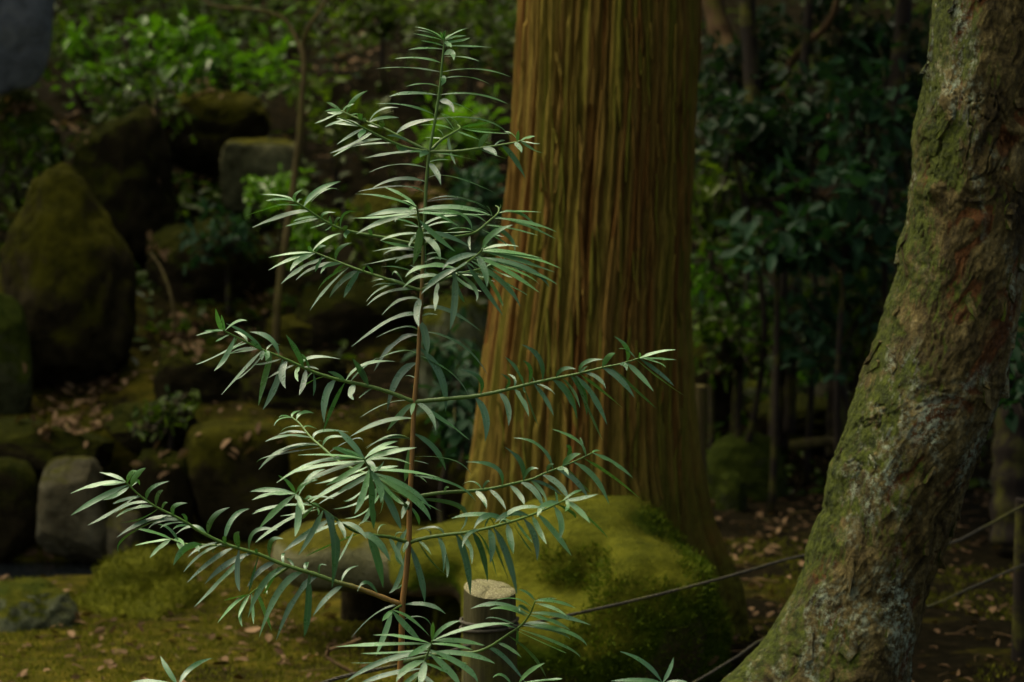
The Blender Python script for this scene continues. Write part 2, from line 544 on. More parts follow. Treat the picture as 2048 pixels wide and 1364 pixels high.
# ------------------------------------------------------------------ leaning tree with flaking bark
def leaning_tree():
    D = 5.25
    edge = [(-400, 1925, 2160), (-100, 1880, 2112), (0, 1864, 2100), (200, 1840, 2080), (400, 1814, 2062), (520, 1795, 2054), (600, 1772, 2046), (680, 1746, 2033), (760, 1716, 2015), (830, 1690, 1990),
            (950, 1652, 1943), (1060, 1630, 1908), (1170, 1602, 1862), (1260, 1572, 1835), (1330, 1545, 1816), (1400, 1520, 1806), (1480, 1490, 1808), (1600, 1450, 1820)]
    c = np.array([P((l + r) / 2, y, D) for y, l, r in edge])
    rad = np.array([(r - l) / 2 * pxm(D) * 0.985 for y, l, r in edge])
    hi = [c[0] + np.array([0.25, 0.1, 0.9]), c[0] + np.array([0.4, 0.3, 2.2]), c[0] + np.array([0.3, 0.9, 3.8])]
    c = np.vstack([hi[2], hi[1], hi[0], c])[::-1]
    rad = np.concatenate([[0.07, 0.10, 0.125], rad])[::-1]
    n_low, n_hi, n_ar = 560, 40, 430
    sp = spline(np.hstack([c, rad[:, None]]), 2000)
    seg = np.concatenate([[0], np.cumsum(np.linalg.norm(np.diff(sp[:, :3], axis=0), axis=1))])
    ztop = 1.95
    kcut = np.argmax(sp[:, 2] > ztop)
    ss = np.concatenate([np.linspace(0, seg[kcut], n_low, endpoint=False), np.linspace(seg[kcut], seg[-1], n_hi)])
    cen = np.stack([np.interp(ss, seg, sp[:, k]) for k in range(3)], 1)
    rr = np.interp(ss, seg, sp[:, 3])
    # horizontal rings keep the traced outline
    th = np.arange(n_ar) * 2 * math.pi / n_ar
    T, S = np.meshgrid(th, ss)
    ct, st = np.cos(T), np.sin(T)
    q = np.stack([ct * 0.15, st * 0.15, S], -1)
    bul = 0.007 * fbm(q * 5.0, 3)
    knob = np.clip(vnoise(q * np.array([19, 19, 16]) + 5), 0.15, 1) ** 1.4 * 0.021 * sstep(-0.3, 0.2, vnoise(q * 3 + 9))
    pl = fbm(q * np.array([17, 17, 10]) + 2.5 * fbm(q * 7, 3)[..., None] + 3, 4) * 5.0
    plate = (np.floor(pl) + sstep(0.72, 1.0, pl - np.floor(pl))) / 5.0 * 0.009
    fine = 0.0030 * fbm(q * np.array([60, 60, 40]), 3) + 0.0022 * fbm(q * np.array([150, 150, 80]), 2)
    crack = -0.007 * sstep(-0.05, 0.25, vnoise(q * 6 + 70)) * sstep(0.06, 0.0, np.abs(fbm(q * np.array([24, 24, 9]) + 40 + 1.4 * fbm(q * 11, 2)[..., None], 3)))
    z0 = 0.02
    hgt = np.clip(cen[:, 2] - z0, 0, None)
    flare = np.exp(-hgt / 0.16)[:, None]
    # big root to the left, smaller ones round about
    rootw = np.exp(-((np.angle(np.exp(1j * (T - math.pi * 1.05)))) / 0.55) ** 2) * 0.42 * np.exp(-np.clip(hgt - 0.10, 0, None) / 0.125)[:, None] \
        + np.exp(-((np.angle(np.exp(1j * (T - 5.0)))) / 0.5) ** 2) * 0.12 * flare + np.exp(-((np.angle(np.exp(1j * (T - 0.2)))) / 0.5) ** 2) * 0.10 * flare
    d = bul + knob + plate + fine + crack - 0.006
    R = rr[:, None] + d + rootw
    V = np.stack([cen[:, 0:1] + R * ct, cen[:, 1:2] + R * st, cen[:, 2:3] + 0 * R], -1)
    m, nt, b = new_mat('flaking bark')
    g = pos(nt); p = g.outputs['Position']
    mp = nd(nt, 'ShaderNodeMapping'); mp.inputs['Scale'].default_value = (1, 1, 0.45)
    mp.inputs['Rotation'].default_value = (0, 0.18, 0)
    nt.links.new(p, mp.inputs[0])
    at = nd(nt, 'ShaderNodeAttribute', attribute_name='tint')        # which layer of bark is exposed
    n1 = noise(nt, mp.outputs[0], 16, 7, 0.7, 0.6)
    n2 = noise(nt, p, 75, 6, 0.75)
    c0 = ramp(nt, n1, [(0.32, (0.014, 0.011, 0.003)), (0.45, (0.060, 0.047, 0.014)), (0.56, (0.135, 0.108, 0.036)), (0.70, (0.28, 0.24, 0.11))])
    c0 = mixc(nt, ramp(nt, at.outputs['Fac'], [(0.20, (0.9, 0.9, 0.9)), (0.31, (0, 0, 0))]), c0, (0.10, 0.040, 0.010))
    c0 = mixc(nt, 0.7, c0, ramp(nt, n2, [(0.32, (0.18, 0.17, 0.14)), (0.50, (0.9, 0.9, 0.85)), (0.66, (1.7, 1.7, 1.6))]), 'MULTIPLY')
    # lichen crust: pale mint, broken into flecks
    lk = mth(nt, 'MULTIPLY', ramp(nt, noise(nt, mp.outputs[0], 5.2, 4, 0.6, 0.5), [(0.525, (0, 0, 0)), (0.63, (1, 1, 1))]), ramp(nt, noise(nt, p, 60, 7, 0.8), [(0.47, (0, 0, 0)), (0.58, (1, 1, 1))]))
    c0 = mixc(nt, mth(nt, 'MULTIPLY', lk, 0.95), c0, (0.34, 0.43, 0.30))
    # moss on the flank that leans up to the light
    sn = nt.nodes.new('ShaderNodeSeparateXYZ'); nt.links.new(g.outputs['Normal'], sn.inputs[0])
    mk = mth(nt, 'ADD', mth(nt, 'MULTIPLY', sn.outputs[0], -0.24), noise(nt, p, 7, 6, 0.7))
    mcol = ramp(nt, noise(nt, p, 55, 4, 0.7), [(0.35, (0.014, 0.024, 0.002)), (0.7, (0.085, 0.115, 0.008))])
    c0 = mixc(nt, ramp(nt, mk, [(0.575, (0, 0, 0)), (0.675, (0.97, 0.97, 0.97))]), c0, mcol)
    nt.links.new(c0, b.inputs['Base Color'])
    b.inputs['Roughness'].default_value = 0.6
    b.inputs['Specular IOR Level'].default_value = 0.14
    bump(nt, b, mth(nt, 'ADD', noise(nt, p, 110, 6, 0.8), mth(nt, 'MULTIPLY', noise(nt, mp.outputs[0], 40, 6, 0.75, 0.8), 1.2)), 1.0, 0.009)
    layer = np.clip(0.5 + pl / 5.0 * 0.9, 0, 1).ravel()
    bx = np.array([cen[0, 0], cen[0, 1], 0.05])
    root = empty('leaning_tree', bx, 'leaning tree with flaking brown bark, pale lichen and moss at the right', 'tree')
    obj('trunk', V.reshape(-1, 3), grid_faces(len(ss), n_ar), m, root, attr=layer)
    # bark plates peeling away from the trunk
    r2 = np.random.default_rng(5)
    for k in range(64):
        i = int(r2.integers(20, n_low - 10)); a = math.pi * (0.92 + 1.12 * r2.random())
        ai = int(a / (2 * math.pi) * n_ar) % n_ar
        c_, nrm = V[i, ai], np.array([math.cos(a), math.sin(a), 0.0])
        tx = np.array([-nrm[1], nrm[0], 0])
        h_, w_ = 0.012 + 0.030 * r2.random() ** 2, 0.006 + 0.013 * r2.random()
        axis = r2.normal(0, 0.5)
        ux = tx * math.cos(axis) + np.array([0, 0, 1]) * math.sin(axis)
        uz = -tx * math.sin(axis) + np.array([0, 0, 1]) * math.cos(axis)
        ring, nk = [], 7
        for j in range(nk):
            t_ = j * 2 * math.pi / nk + r2.normal(0, 0.18)
            rad_ = 0.55 + 0.75 * r2.random()
            u_, v_ = math.cos(t_) * w_ * rad_, math.sin(t_) * h_ * rad_
            lift = 0.004 + 0.012 * max(0, -v_ / h_) * r2.random()            # lower edges curl outwards
            rp = c_ + ux * u_ + uz * v_
            cz = np.interp(rp[2], cen[:, 2], np.arange(len(cen)))
            cc = cen[int(round(cz))]
            aa = math.atan2(rp[1] - cc[1], rp[0] - cc[0])
            sf = V[int(round(cz)), int(aa / (2 * math.pi) * n_ar) % n_ar]
            ring.append((sf - nrm * 0.003, sf + nrm * lift + (rp - sf) * 0.25))
        lo = np.array([x[0] for x in ring]); up = np.array([x[1] for x in ring])
        mid = up.mean(0) + nrm * 0.0015
        v = np.vstack([lo, up, mid])
        f = [(j, (j + 1) % nk, nk + (j + 1) % nk, nk + j) for j in range(nk)] + [(nk + j, nk + (j + 1) % nk, 2 * nk) for j in range(nk)]
        obj('bark_flake', v, f, m, root, smooth=False, attr=np.full(len(v), 0.3 + 0.6 * r2.random()))
    return root, c


LEAN, LEAN_C = leaning_tree()


# ------------------------------------------------------------------ rocks
_ico = {}


def ico(sub):
    if sub not in _ico:
        import bmesh
        bm = bmesh.new()
        bmesh.ops.create_icosphere(bm, subdivisions=sub, radius=1)
        bm.verts.ensure_lookup_table()
        _ico[sub] = (np.array([v.co[:] for v in bm.verts]), [tuple(v.index for v in f.verts) for f in bm.faces])
        bm.free()
    v, f = _ico[sub]
    return v.copy(), f


def rock_mesh(size, seed, box=0.5, taper=0.0, rough=0.10, cuts=7, sub=5):
    v, f = ico(sub)
    r = np.random.default_rng(seed)
    e = 2 + 4 * box
    v = v / (np.abs(v) ** e).sum(1)[:, None] ** (1 / e)
    for _ in range(cuts):                                   # flat faces where the stone has split
        n = r.normal(0, 1, 3); n /= np.linalg.norm(n)
        lim = 0.78 + 0.26 * r.random()
        dd = v @ n - lim
        v = v - np.outer(np.clip(dd, 0, None) * 0.9, n)
    if taper:
        k = 1 - taper * (v[:, 2:3] + 1) / 2
        v[:, :2] *= k
    o = r.random(3) * 30
    nrm = v / (np.linalg.norm(v, axis=1)[:, None] + 1e-9)
    v = v + nrm * (rough * 1.5 * fbm(v * 1.3 + o, 3) + rough * 0.7 * fbm(v * 4.2 + o, 4) + rough * 0.2 * fbm(v * 14 + o, 3))[:, None]
    crk = np.clip(1 - np.abs(fbm(v * 1.9 + o + 7, 3)) * 9, 0, 1)
    v = v - nrm * (rough * 0.55 * crk + rough * 0.35 * np.clip(1 - np.abs(fbm(v * 5 + o, 2)) * 8, 0, 1))[:, None]      # fissures
    return v * (np.array(size) / 2), f


def rock(name, label, x0, y0, x1, y1, d, mat, seed, box=0.4, taper=0.0, rough=0.13, thick=0.8, sub=5, yaw=None, cat='rock', group=None, tilt=0.0):
    r = np.random.default_rng(seed + 100)
    w, h = (x1 - x0) * pxm(d), (y1 - y0) * pxm(d)
    dep = w * thick
    v, f = rock_mesh((w * 1.04, dep, h * 1.06), seed, box, taper, rough, 7, sub)
    a = r.uniform(-0.35, 0.35) if yaw is None else yaw
    ca, sa = math.cos(a), math.sin(a)
    v = v @ np.array([[ca, sa, 0], [-sa, ca, 0], [0, 0, 1]])
    if tilt:
        ca, sa = math.cos(tilt), math.sin(tilt)
        v = v @ np.array([[ca, 0, sa], [0, 1, 0], [-sa, 0, ca]]).T
    c = P((x0 + x1) / 2, (y0 + y1) / 2, d)
    v = v + c
    o = obj(name, v, f, M[mat], loc=(c[0], c[1], v[:, 2].min()))
    return tag(o, label, cat, group)


rock('boulder', 'tall pyramid shaped dark boulder with yellow moss on its peak at far left', -65, 328, 315, 810, 9.3, 'rock_moss', 1, 0.0, 0.55, 0.09, 0.9, 5, 0.2)
rock('boulder', 'smooth green boulder cut off by the left edge below the pyramid boulder', -90, 596, 86, 830, 8.95, 'rock_green', 2, 0.2, 0.35, 0.06, 0.9, 5)
rock('rock', 'dark green rock above the pyramid boulder at the left edge', -30, 190, 122, 420, 10.4, 'rock_green', 3, 0.35, 0.15)
rock('rock', 'broad dark brown rock behind the pyramid boulder', 128, 228, 352, 520, 10.3, 'rock_dark', 4, 0.45, 0.15, 0.12)
rock('stone_block', 'squarish pale grey stone block standing behind the thin bare sapling', 444, 282, 602, 420, 10.7, 'rock_sage', 5, 0.8, 0.05, 0.05, cat='stone')
rock('standing_stone', 'smooth bluish grey standing stone in the upper left corner', -130, -170, 84, 175, 10.2, 'rock_blue', 6, 0.55, -0.25, 0.05, cat='stone')
rock('rock', 'low rounded mossy rock on top of the stone wall', 212, 806, 385, 905, 8.72, 'rock_dark', 7, 0.3)
rock('wall_stone', 'widest dark stone of the low wall at left', 372, 850, 575, 1075, 8.55, 'rock_moss', 8, 0.7, 0.05, 0.06, cat='stone', group='stones of the low wall')
rock('wall_stone', 'pale upright stone of the low wall at left', 74, 922, 216, 1122, 8.4, 'rock_pale', 9, 0.6, 0.2, 0.06, cat='stone', group='stones of the low wall')
rock('wall_stone', 'dark stone of the low wall at the left edge', -70, 925, 76, 1122, 8.45, 'rock_dark', 10, 0.6, 0.1, 0.06, cat='stone', group='stones of the low wall')
rock('wall_stone', 'smallest pale stone of the low wall, low beside the upright one', 206, 1022, 290, 1122, 8.38, 'rock_pale', 11, 0.55, 0.15, 0.06, cat='stone', group='stones of the low wall')
rock('wall_stone', 'dark stone of the low wall between pale stones and widest stone', 268, 905, 388, 1120, 8.5, 'rock_dark', 12, 0.6, 0.1, 0.07, cat='stone', group='stones of the low wall')
rock('coping_stone', 'long flat mossy stone capping the low wall at far left', -60, 842, 216, 940, 8.65, 'rock_dark', 13, 0.75, 0.0, 0.06, 0.5, cat='stone')
rock('rock', 'dark rounded rock on the bank above the widest wall stone', 318, 690, 498, 850, 9.15, 'rock_dark', 14, 0.35)
rock('rock', 'dark rock on the bank under the first fork of the bare sapling', 470, 700, 690, 870, 9.1, 'rock_dark', 15, 0.4)
rock('rock', 'low mossy rock at the foot of the bare sapling', 520, 632, 650, 720, 9.6, 'rock_moss', 16, 0.3)
rock('rock', 'large shadowed rock in the bank beside the pyramid boulder', 285, 455, 560, 690, 10.1, 'rock_dark', 17, 0.4, 0.1, 0.12)
rock('rock', 'pale lichen covered rock low at the left edge', -70, 1165, 172, 1330, 7.15, 'rock_lichen', 19, 0.3, 0.3, 0.12, 0.8, 5)
rock('rock', 'mossy hump on the hillside right of the upper left shrubs', 330, 185, 530, 345, 11.0, 'rock_moss', 20, 0.3)
rock('rock', 'olive mossy rock behind the upper branches of the sapling', 705, 375, 905, 500, 10.2, 'rock_moss', 21, 0.3)
rock('rock', 'grey rock between the sapling stem and the cedar trunk', 845, 600, 985, 830, 9.0, 'rock_lichen', 22, 0.35)
rock('rock', 'dim rock beside the left foot of the cedar', 800, 830, 955, 1040, 8.6, 'rock_moss', 23, 0.4)
rock('rock', 'dark rock between bare sapling and sapling stem', 600, 560, 830, 760, 9.7, 'rock_dark', 24, 0.4)
rock('boulder', 'rounded green boulder on the ground right of the cedar', 1402, 874, 1590, 1040, 9.4, 'rock_green', 25, 0.35, 0.25, 0.08, 0.8, 5)
rock('rock', 'small lichen rock in front of the rounded green boulder', 1425, 945, 1502, 1050, 9.05, 'rock_green', 26, 0.2, 0.3)
rock('stone_block', 'moss topped stone block behind the rounded green boulder', 1462, 764, 1540, 830, 10.2, 'rock_lichen', 27, 0.8, 0.0, 0.05, cat='stone')
rock('stone_block', 'pale stone block between the two thick dark trunks', 1590, 764, 1662, 825, 10.3, 'rock_pale', 28, 0.7, 0.1, 0.05, cat='stone')
rock('rock', 'dark rock touching the right side of the cedar at mid height', 1360, 690, 1465, 850, 9.9, 'rock_dark', 29, 0.4)
rock('rock', 'low dark rock under the pale and moss topped blocks', 1500, 800, 1720, 905, 10.0, 'rock_dark', 30, 0.5)
rock('rock', 'dim rock beside the leaning trunk on the right bank', 1670, 790, 1800, 920, 9.8, 'rock_moss', 31, 0.4)


# the big moss-cushioned boulder in front of the cedar, and its pale neighbour: several lobes fused
def lobed(name, label, lobes, mat, seed, voxel=0.022, amp=0.02):
    mb = MB()
    for (px, py, d, w, h, dep, box, tz) in lobes:
        v, f = rock_mesh((w * pxm(d), dep, h * pxm(d)), seed + int(px), box, 0.0, 0.05, 4, 4)
        ca, sa = math.cos(tz), math.sin(tz)
        v = v @ np.array([[ca, 0, sa], [0, 1, 0], [-sa, 0, ca]])
        mb.add(v + P(px, py, d), f)
    o = mb.build(name, M[mat])
    md = o.modifiers.new('fuse', 'REMESH'); md.mode = 'VOXEL'; md.voxel_size = voxel
    sm = o.modifiers.new('soften', 'SMOOTH'); sm.iterations = 6; sm.factor = 0.6
    dg = bpy.context.evaluated_depsgraph_get()
    ev = o.evaluated_get(dg).to_mesh()
    n = len(ev.vertices)
    co = np.empty(n * 3); ev.vertices.foreach_get('co', co); co = co.reshape(-1, 3)
    no = np.empty(n * 3); ev.vertices.foreach_get('normal', no); no = no.reshape(-1, 3)
    fc = [tuple(q.vertices) for q in ev.polygons]
    bpy.data.objects.remove(o)
    co = co + no * (amp * 1.6 * fbm(co * 5 + seed, 4) + amp * 0.5 * fbm(co * 22 + seed, 3))[:, None]
    c = co.mean(0)
    o = obj(name, co, fc, M[mat], loc=(c[0], c[1], co[:, 2].min()))
    return tag(o, label, 'rock'), co, no, fc


def moss_tufts(parent, co, no, n, seed, size, mat, cond):
    """short upright moss shoots on part of a stone"""
    r = np.random.default_rng(seed)
    idx = np.nonzero(cond(co, no))[0]
    idx = idx[r.integers(0, len(idx), n)]
    c = co[idx] + r.normal(0, 0.008, (n, 3)) - no[idx] * 0.003
    t = no[idx] * 0.7 + r.normal(0, 0.45, (n, 3)) + [0, 0, 0.35]
    t /= np.linalg.norm(t, axis=1)[:, None]
    s_ = np.cross(t, r.normal(0, 1, (n, 3))); s_ /= np.linalg.norm(s_, axis=1)[:, None]
    L = size * r.uniform(0.5, 1.3, n)[:, None]
    v = np.stack([c - s_ * L * 0.16, c + s_ * L * 0.16, c + t * L], 1).reshape(-1, 3)
    o = obj('moss_tufts', v, [(3 * k, 3 * k + 1, 3 * k + 2) for k in range(n)], M[mat], parent, smooth=False, attr=np.repeat(np.clip(r.normal(0.45, 0.3, n), 0, 1), 3))
    tag(o, kind='stuff')


M['moss_gold'] = mat_leaf('golden moss shoots', (0.048, 0.056, 0.004), (0.155, 0.16, 0.011), 0.8, 0.2, 0.1)
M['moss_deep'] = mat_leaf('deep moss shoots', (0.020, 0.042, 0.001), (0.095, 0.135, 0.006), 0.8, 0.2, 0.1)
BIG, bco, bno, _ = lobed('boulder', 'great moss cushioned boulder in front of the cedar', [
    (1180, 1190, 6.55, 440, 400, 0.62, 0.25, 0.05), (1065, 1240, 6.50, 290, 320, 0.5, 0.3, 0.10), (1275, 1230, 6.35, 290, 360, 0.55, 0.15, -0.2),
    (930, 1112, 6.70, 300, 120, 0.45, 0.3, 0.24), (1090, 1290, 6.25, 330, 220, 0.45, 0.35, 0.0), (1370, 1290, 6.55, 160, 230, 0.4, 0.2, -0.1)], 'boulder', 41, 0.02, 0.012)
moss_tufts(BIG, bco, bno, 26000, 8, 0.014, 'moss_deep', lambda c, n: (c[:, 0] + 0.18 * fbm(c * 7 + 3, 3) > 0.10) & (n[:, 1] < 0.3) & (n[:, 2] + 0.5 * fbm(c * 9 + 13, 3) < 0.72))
moss_tufts(BIG, bco, bno, 16000, 9, 0.006, 'moss_gold', lambda c, n: (n[:, 1] < 0.3) & (n[:, 2] > 0.25))
LUMP, lco, lno, _ = lobed('rock', 'lumpy bright green mossy rock in front of the drain', [
    (285, 1175, 7.6, 190, 150, 0.3, 0.1, 0.1), (225, 1215, 7.5, 170, 110, 0.3, 0.1, 0.2), (350, 1215, 7.5, 120, 120, 0.25, 0.1, -0.2), (270, 1250, 7.35, 210, 100, 0.28, 0.1, 0.0)], 'boulder', 61, 0.014, 0.02)
moss_tufts(LUMP, lco, lno, 9000, 12, 0.016, 'moss_gold', lambda c, n: n[:, 1] < 0.4)
lobed('boulder', 'pale smooth boulder overhanging a dark hollow left of the sapling stem', [
    (690, 1108, 6.95, 300, 125, 0.45, 0.3, 0.08), (800, 1120, 6.95, 260, 120, 0.45, 0.3, 0.0)], 'rock_sage', 47, 0.022, 0.010)
lobed('rock', 'dark rock added as shade in the hollow under the pale boulder', [(775, 1250, 7.3, 190, 300, 0.3, 0.4, 0.0), (880, 1280, 7.0, 230, 300, 0.3, 0.4, 0.0), (960, 1300, 6.85, 180, 260, 0.25, 0.4, 0.0)], 'rock_dark', 53, 0.022, 0.015)  # dark stone colour stands in for the hollow's shade


def leaf_cloud(mb, centres, dirs, size, r, tint, droop=0.25):
    """folded six-point leaves, vectorised"""
    n = len(centres)
    t = dirs + r.normal(0, 0.35, (n, 3)); t[:, 2] -= droop * r.random(n)
    t /= np.linalg.norm(t, axis=1)[:, None]
    nz = np.array([0, 0, 1.0]) + r.normal(0, 0.45, (n, 3))
    s = np.cross(t, nz); s /= np.linalg.norm(s, axis=1)[:, None]
    nn = np.cross(s, t)
    L = (size * r.uniform(0.6, 1.25, n))[:, None]
    W = L * r.uniform(0.19, 0.28, n)[:, None]
    a = centres
    pts = [a, a + t * L * .35 + s * W + nn * W * .3, a + t * L * .72 + s * W * .8 + nn * W * .25 - nn * L * .03, a + t * L - nn * L * 0.12,
           a + t * L * .72 - s * W * .8 + nn * W * .25 - nn * L * .03, a + t * L * .35 - s * W + nn * W * .3]
    v = np.stack(pts, 1).reshape(-1, 3)
    f = []
    for k in range(n):
        o = 6 * k
        f += [(o, o + 1, o + 2, o + 3), (o, o + 3, o + 4, o + 5)]
    tt = np.clip(tint + r.normal(0, 0.28, n), 0, 1)
    mb.add(v, f, np.repeat(tt, 6))



# fallen leaves caught on the banks and rocks: looked up where the ground or a stone is really met
def surface_points(boxes, seed):
    r = np.random.default_rng(seed)
    bpy.context.view_layer.update()
    dg = bpy.context.evaluated_depsgraph_get()
    out, nrm = [], []
    for (x0, y0, x1, y1, n_) in boxes:
        cx, cy = (x0 + x1) / 2, (y0 + y1) / 2
        for _ in range(n_):
            a = r.normal(0, 0.4, 2)
            px, py = cx + a[0] * (x1 - x0) / 2 * 1.2, cy + a[1] * (y1 - y0) / 2 * 1.2
            q = P(px, py, 1.0) - CAM
            q /= np.linalg.norm(q)
            hit, loc, no, _, ob, _ = scene.ray_cast(dg, Vector(CAM), Vector(q), distance=40)
            if hit and ob.name.split('.')[0] in ('ground', 'rock', 'boulder', 'wall_stone', 'coping_stone', 'stone_block'):
                if no.z > 0.15:
                    out.append(loc[:]); nrm.append(no[:])
    return np.array(out), np.array(nrm)


LIT = [(-10, 200, 60, 250, 40), (110, 225, 190, 275, 40), (310, 220, 360, 275, 30), (380, 165, 440, 200, 16), (280, 480, 330, 520, 24), (290, 630, 430, 720, 110), (400, 660, 560, 720, 40), (60, 720, 270, 800, 140), (60, 790, 230, 880, 110), (480, 570, 560, 620, 30),
       (330, 330, 420, 420, 50), (660, 60, 760, 160, 40), (900, 60, 1020, 180, 50), (820, 330, 900, 440, 30), (0, 1085, 170, 1125, 40), (420, 860, 560, 930, 24), (240, 880, 380, 960, 16), (1380, 120, 1500, 300, 40), (1400, 700, 1500, 780, 40), (1600, 200, 1800, 260, 40), (1620, 540, 1720, 600, 40),
       (1460, 540, 1560, 700, 50), (1440, 1040, 1640, 1140, 36), (1440, 1180, 1580, 1290, 14), (1900, 1100, 2040, 1300, 18), (0, 1240, 300, 1360, 14), (380, 1200, 680, 1340, 18)]
so, sn_ = surface_points(LIT, 77)
r7 = np.random.default_rng(78)
lm = MB()
dr = r7.normal(0, 1, so.shape); dr -= sn_ * (dr * sn_).sum(1)[:, None]
dr = dr / np.linalg.norm(dr, axis=1)[:, None] + sn_ * 0.15
leaf_cloud(lm, so + sn_ * 0.006, dr, 0.047, r7, 0.55, 0.0)
tag(lm.build('caught_leaves', M['litter']), 'pale brown dead leaves caught in drifts on banks and rocks', 'litter', kind='stuff')

# moss shoots standing on the open ground
r8 = np.random.default_rng(81)
n = 60000
gx_ = r8.uniform(-2.0, 1.9, n); gy_ = r8.uniform(5.9, 9.0, n)
keep = (fbm(np.stack([gx_ * 2.2, gy_ * 2.2, gx_ * 0 + 5], -1), 4) - 0.10 * gx_ > 0.02 - 0.12 * (gx_ < -0.2))
gx_, gy_ = gx_[keep], gy_[keep]
gco = np.stack([gx_, gy_, terrain(gx_, gy_)], -1)
tu = np.stack([r8.normal(0, 0.5, len(gx_)), r8.normal(0, 0.5, len(gx_)), np.ones(len(gx_))], -1); tu /= np.linalg.norm(tu, axis=1)[:, None]
sd2 = np.cross(tu, r8.normal(0, 1, tu.shape)); sd2 /= np.linalg.norm(sd2, axis=1)[:, None]
Lm = 0.013 * r8.uniform(0.5, 1.4, len(gx_))[:, None]
v = np.stack([gco - sd2 * Lm * .2, gco + sd2 * Lm * .2, gco + tu * Lm], 1).reshape(-1, 3)
ml = obj('moss_carpet', v, [(3 * k, 3 * k + 1, 3 * k + 2) for k in range(len(gx_))], M['moss_gold'], smooth=False, attr=np.repeat(np.clip(r8.normal(0.5, 0.32, len(gx_)), 0, 1), 3))
tag(ml, 'short golden green moss carpeting the flat ground', 'moss', kind='stuff')
# crumbs of twig and needle
tw = MB()
for k in range(420):
    x_, y_ = r8.uniform(-2.0, 2.0), r8.uniform(5.9, 9.3)
    a_, l_ = r8.uniform(0, 6.28), r8.uniform(0.02, 0.11)
    z_ = gz_at(x_, y_)
    e_ = np.array([math.cos(a_), math.sin(a_), r8.normal(0, .06)]) * l_
    pts = np.array([[x_, y_, z_ + .006], [x_, y_, z_ + .010], [x_, y_, z_ + .007]]) + np.array([-e_ / 2, r8.normal(0, .006, 3), e_ / 2])
    pts[1, 2] = z_ + 0.010
    v, f = tube(spline(pts, 5), 0.0012 + 0.0018 * r8.random(), 4); tw.add(v, f)
tag(tw.build('twig_litter', M['stem_brown']), 'bits of broken twig scattered on the ground', 'litter', kind='stuff')

# ------------------------------------------------------------------ the sapling: stem, branches and every leaf
ORG = {'A': (600, 30), 'B': (480, 330), 'C': (700, 330), 'D': (380, 590), 'E': (880, 660), 'F': (460, 800), 'G': (130, 900), 'H': (800, 860), 'I': (420, 1023), 'J': (780, 1023)}
DS = 4.55


def zp(reg, x, y):
    o = ORG[reg]
    return o[0] + x / 4, o[1] + y / 4


def mat_sapling_leaf():
    m, nt, b = new_mat('sapling leaf')
    at = nd(nt, 'ShaderNodeAttribute', attribute_name='tint')
    uv = nt.nodes.new('ShaderNodeUVMap')
    s = nt.nodes.new('ShaderNodeSeparateXYZ')
    nt.links.new(uv.outputs[0], s.inputs[0])
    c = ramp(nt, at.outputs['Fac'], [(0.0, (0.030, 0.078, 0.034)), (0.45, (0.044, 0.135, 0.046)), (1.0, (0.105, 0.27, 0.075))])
    rib = mth(nt, 'ABSOLUTE', mth(nt, 'SUBTRACT', s.outputs[0], 0.5))
    c = mixc(nt, ramp(nt, rib, [(0.02, (0.45, 0.45, 0.45)), (0.075, (0, 0, 0))]), c, (0.11, 0.21, 0.08))
    g = pos(nt)
    bl = noise(nt, g.outputs['Position'], 160, 4, 0.65)
    c = mixc(nt, 0.5, c, ramp(nt, bl, [(0.3, (0.72, 0.72, 0.72)), (0.7, (1.3, 1.3, 1.3))]), 'MULTIPLY')
    # a few brown tips
    tipk = mth(nt, 'ADD', s.outputs[1], mth(nt, 'MULTIPLY', noise(nt, g.outputs['Position'], 26, 2), 0.12))
    c = mixc(nt, ramp(nt, tipk, [(1.02, (0, 0, 0)), (1.045, (0.85, 0.85, 0.85))]), c, (0.19, 0.11, 0.05))
    nt.links.new(c, b.inputs['Base Color'])
    rr = ramp(nt, noise(nt, g.outputs['Position'], 60, 3), [(0.3, (0.24, 0.24, 0.24)), (0.7, (0.38, 0.38, 0.38))])
    nt.links.new(rr, b.inputs['Roughness'])
    b.inputs['Specular IOR Level'].default_value = 0.95
    b.inputs['Specular Tint'].default_value = (0.90, 1.0, 0.99, 1)     # tinted to cool the highlights that the warm sky turns creamy
    b.inputs['Coat Tint'].default_value = (0.9, 0.97, 1.0, 1)
    b.inputs['Coat Weight'].default_value = 0.25
    b.inputs['Coat Roughness'].default_value = 0.28
    t = nt.nodes.new('ShaderNodeBsdfTranslucent')
    nt.links.new(mixc(nt, 1.0, c, (1.1, 1.5, 0.35), 'MULTIPLY'), t.inputs['Color'])
    mx = nd(nt, 'ShaderNodeMixShader', Fac=0.12)
    nt.links.new(b.outputs[0], mx.inputs[1]); nt.links.new(t.outputs[0], mx.inputs[2])
    nt.links.new(mx.outputs[0], nt.nodes['Material Output'].inputs['Surface'])
    # parallel veins
    wv = mth(nt, 'SINE', mth(nt, 'MULTIPLY', s.outputs[0], 55.0))
    bump(nt, b, mth(nt, 'ADD', mth(nt, 'MULTIPLY', wv, 0.25), bl), 0.35, 0.0012)
    return m


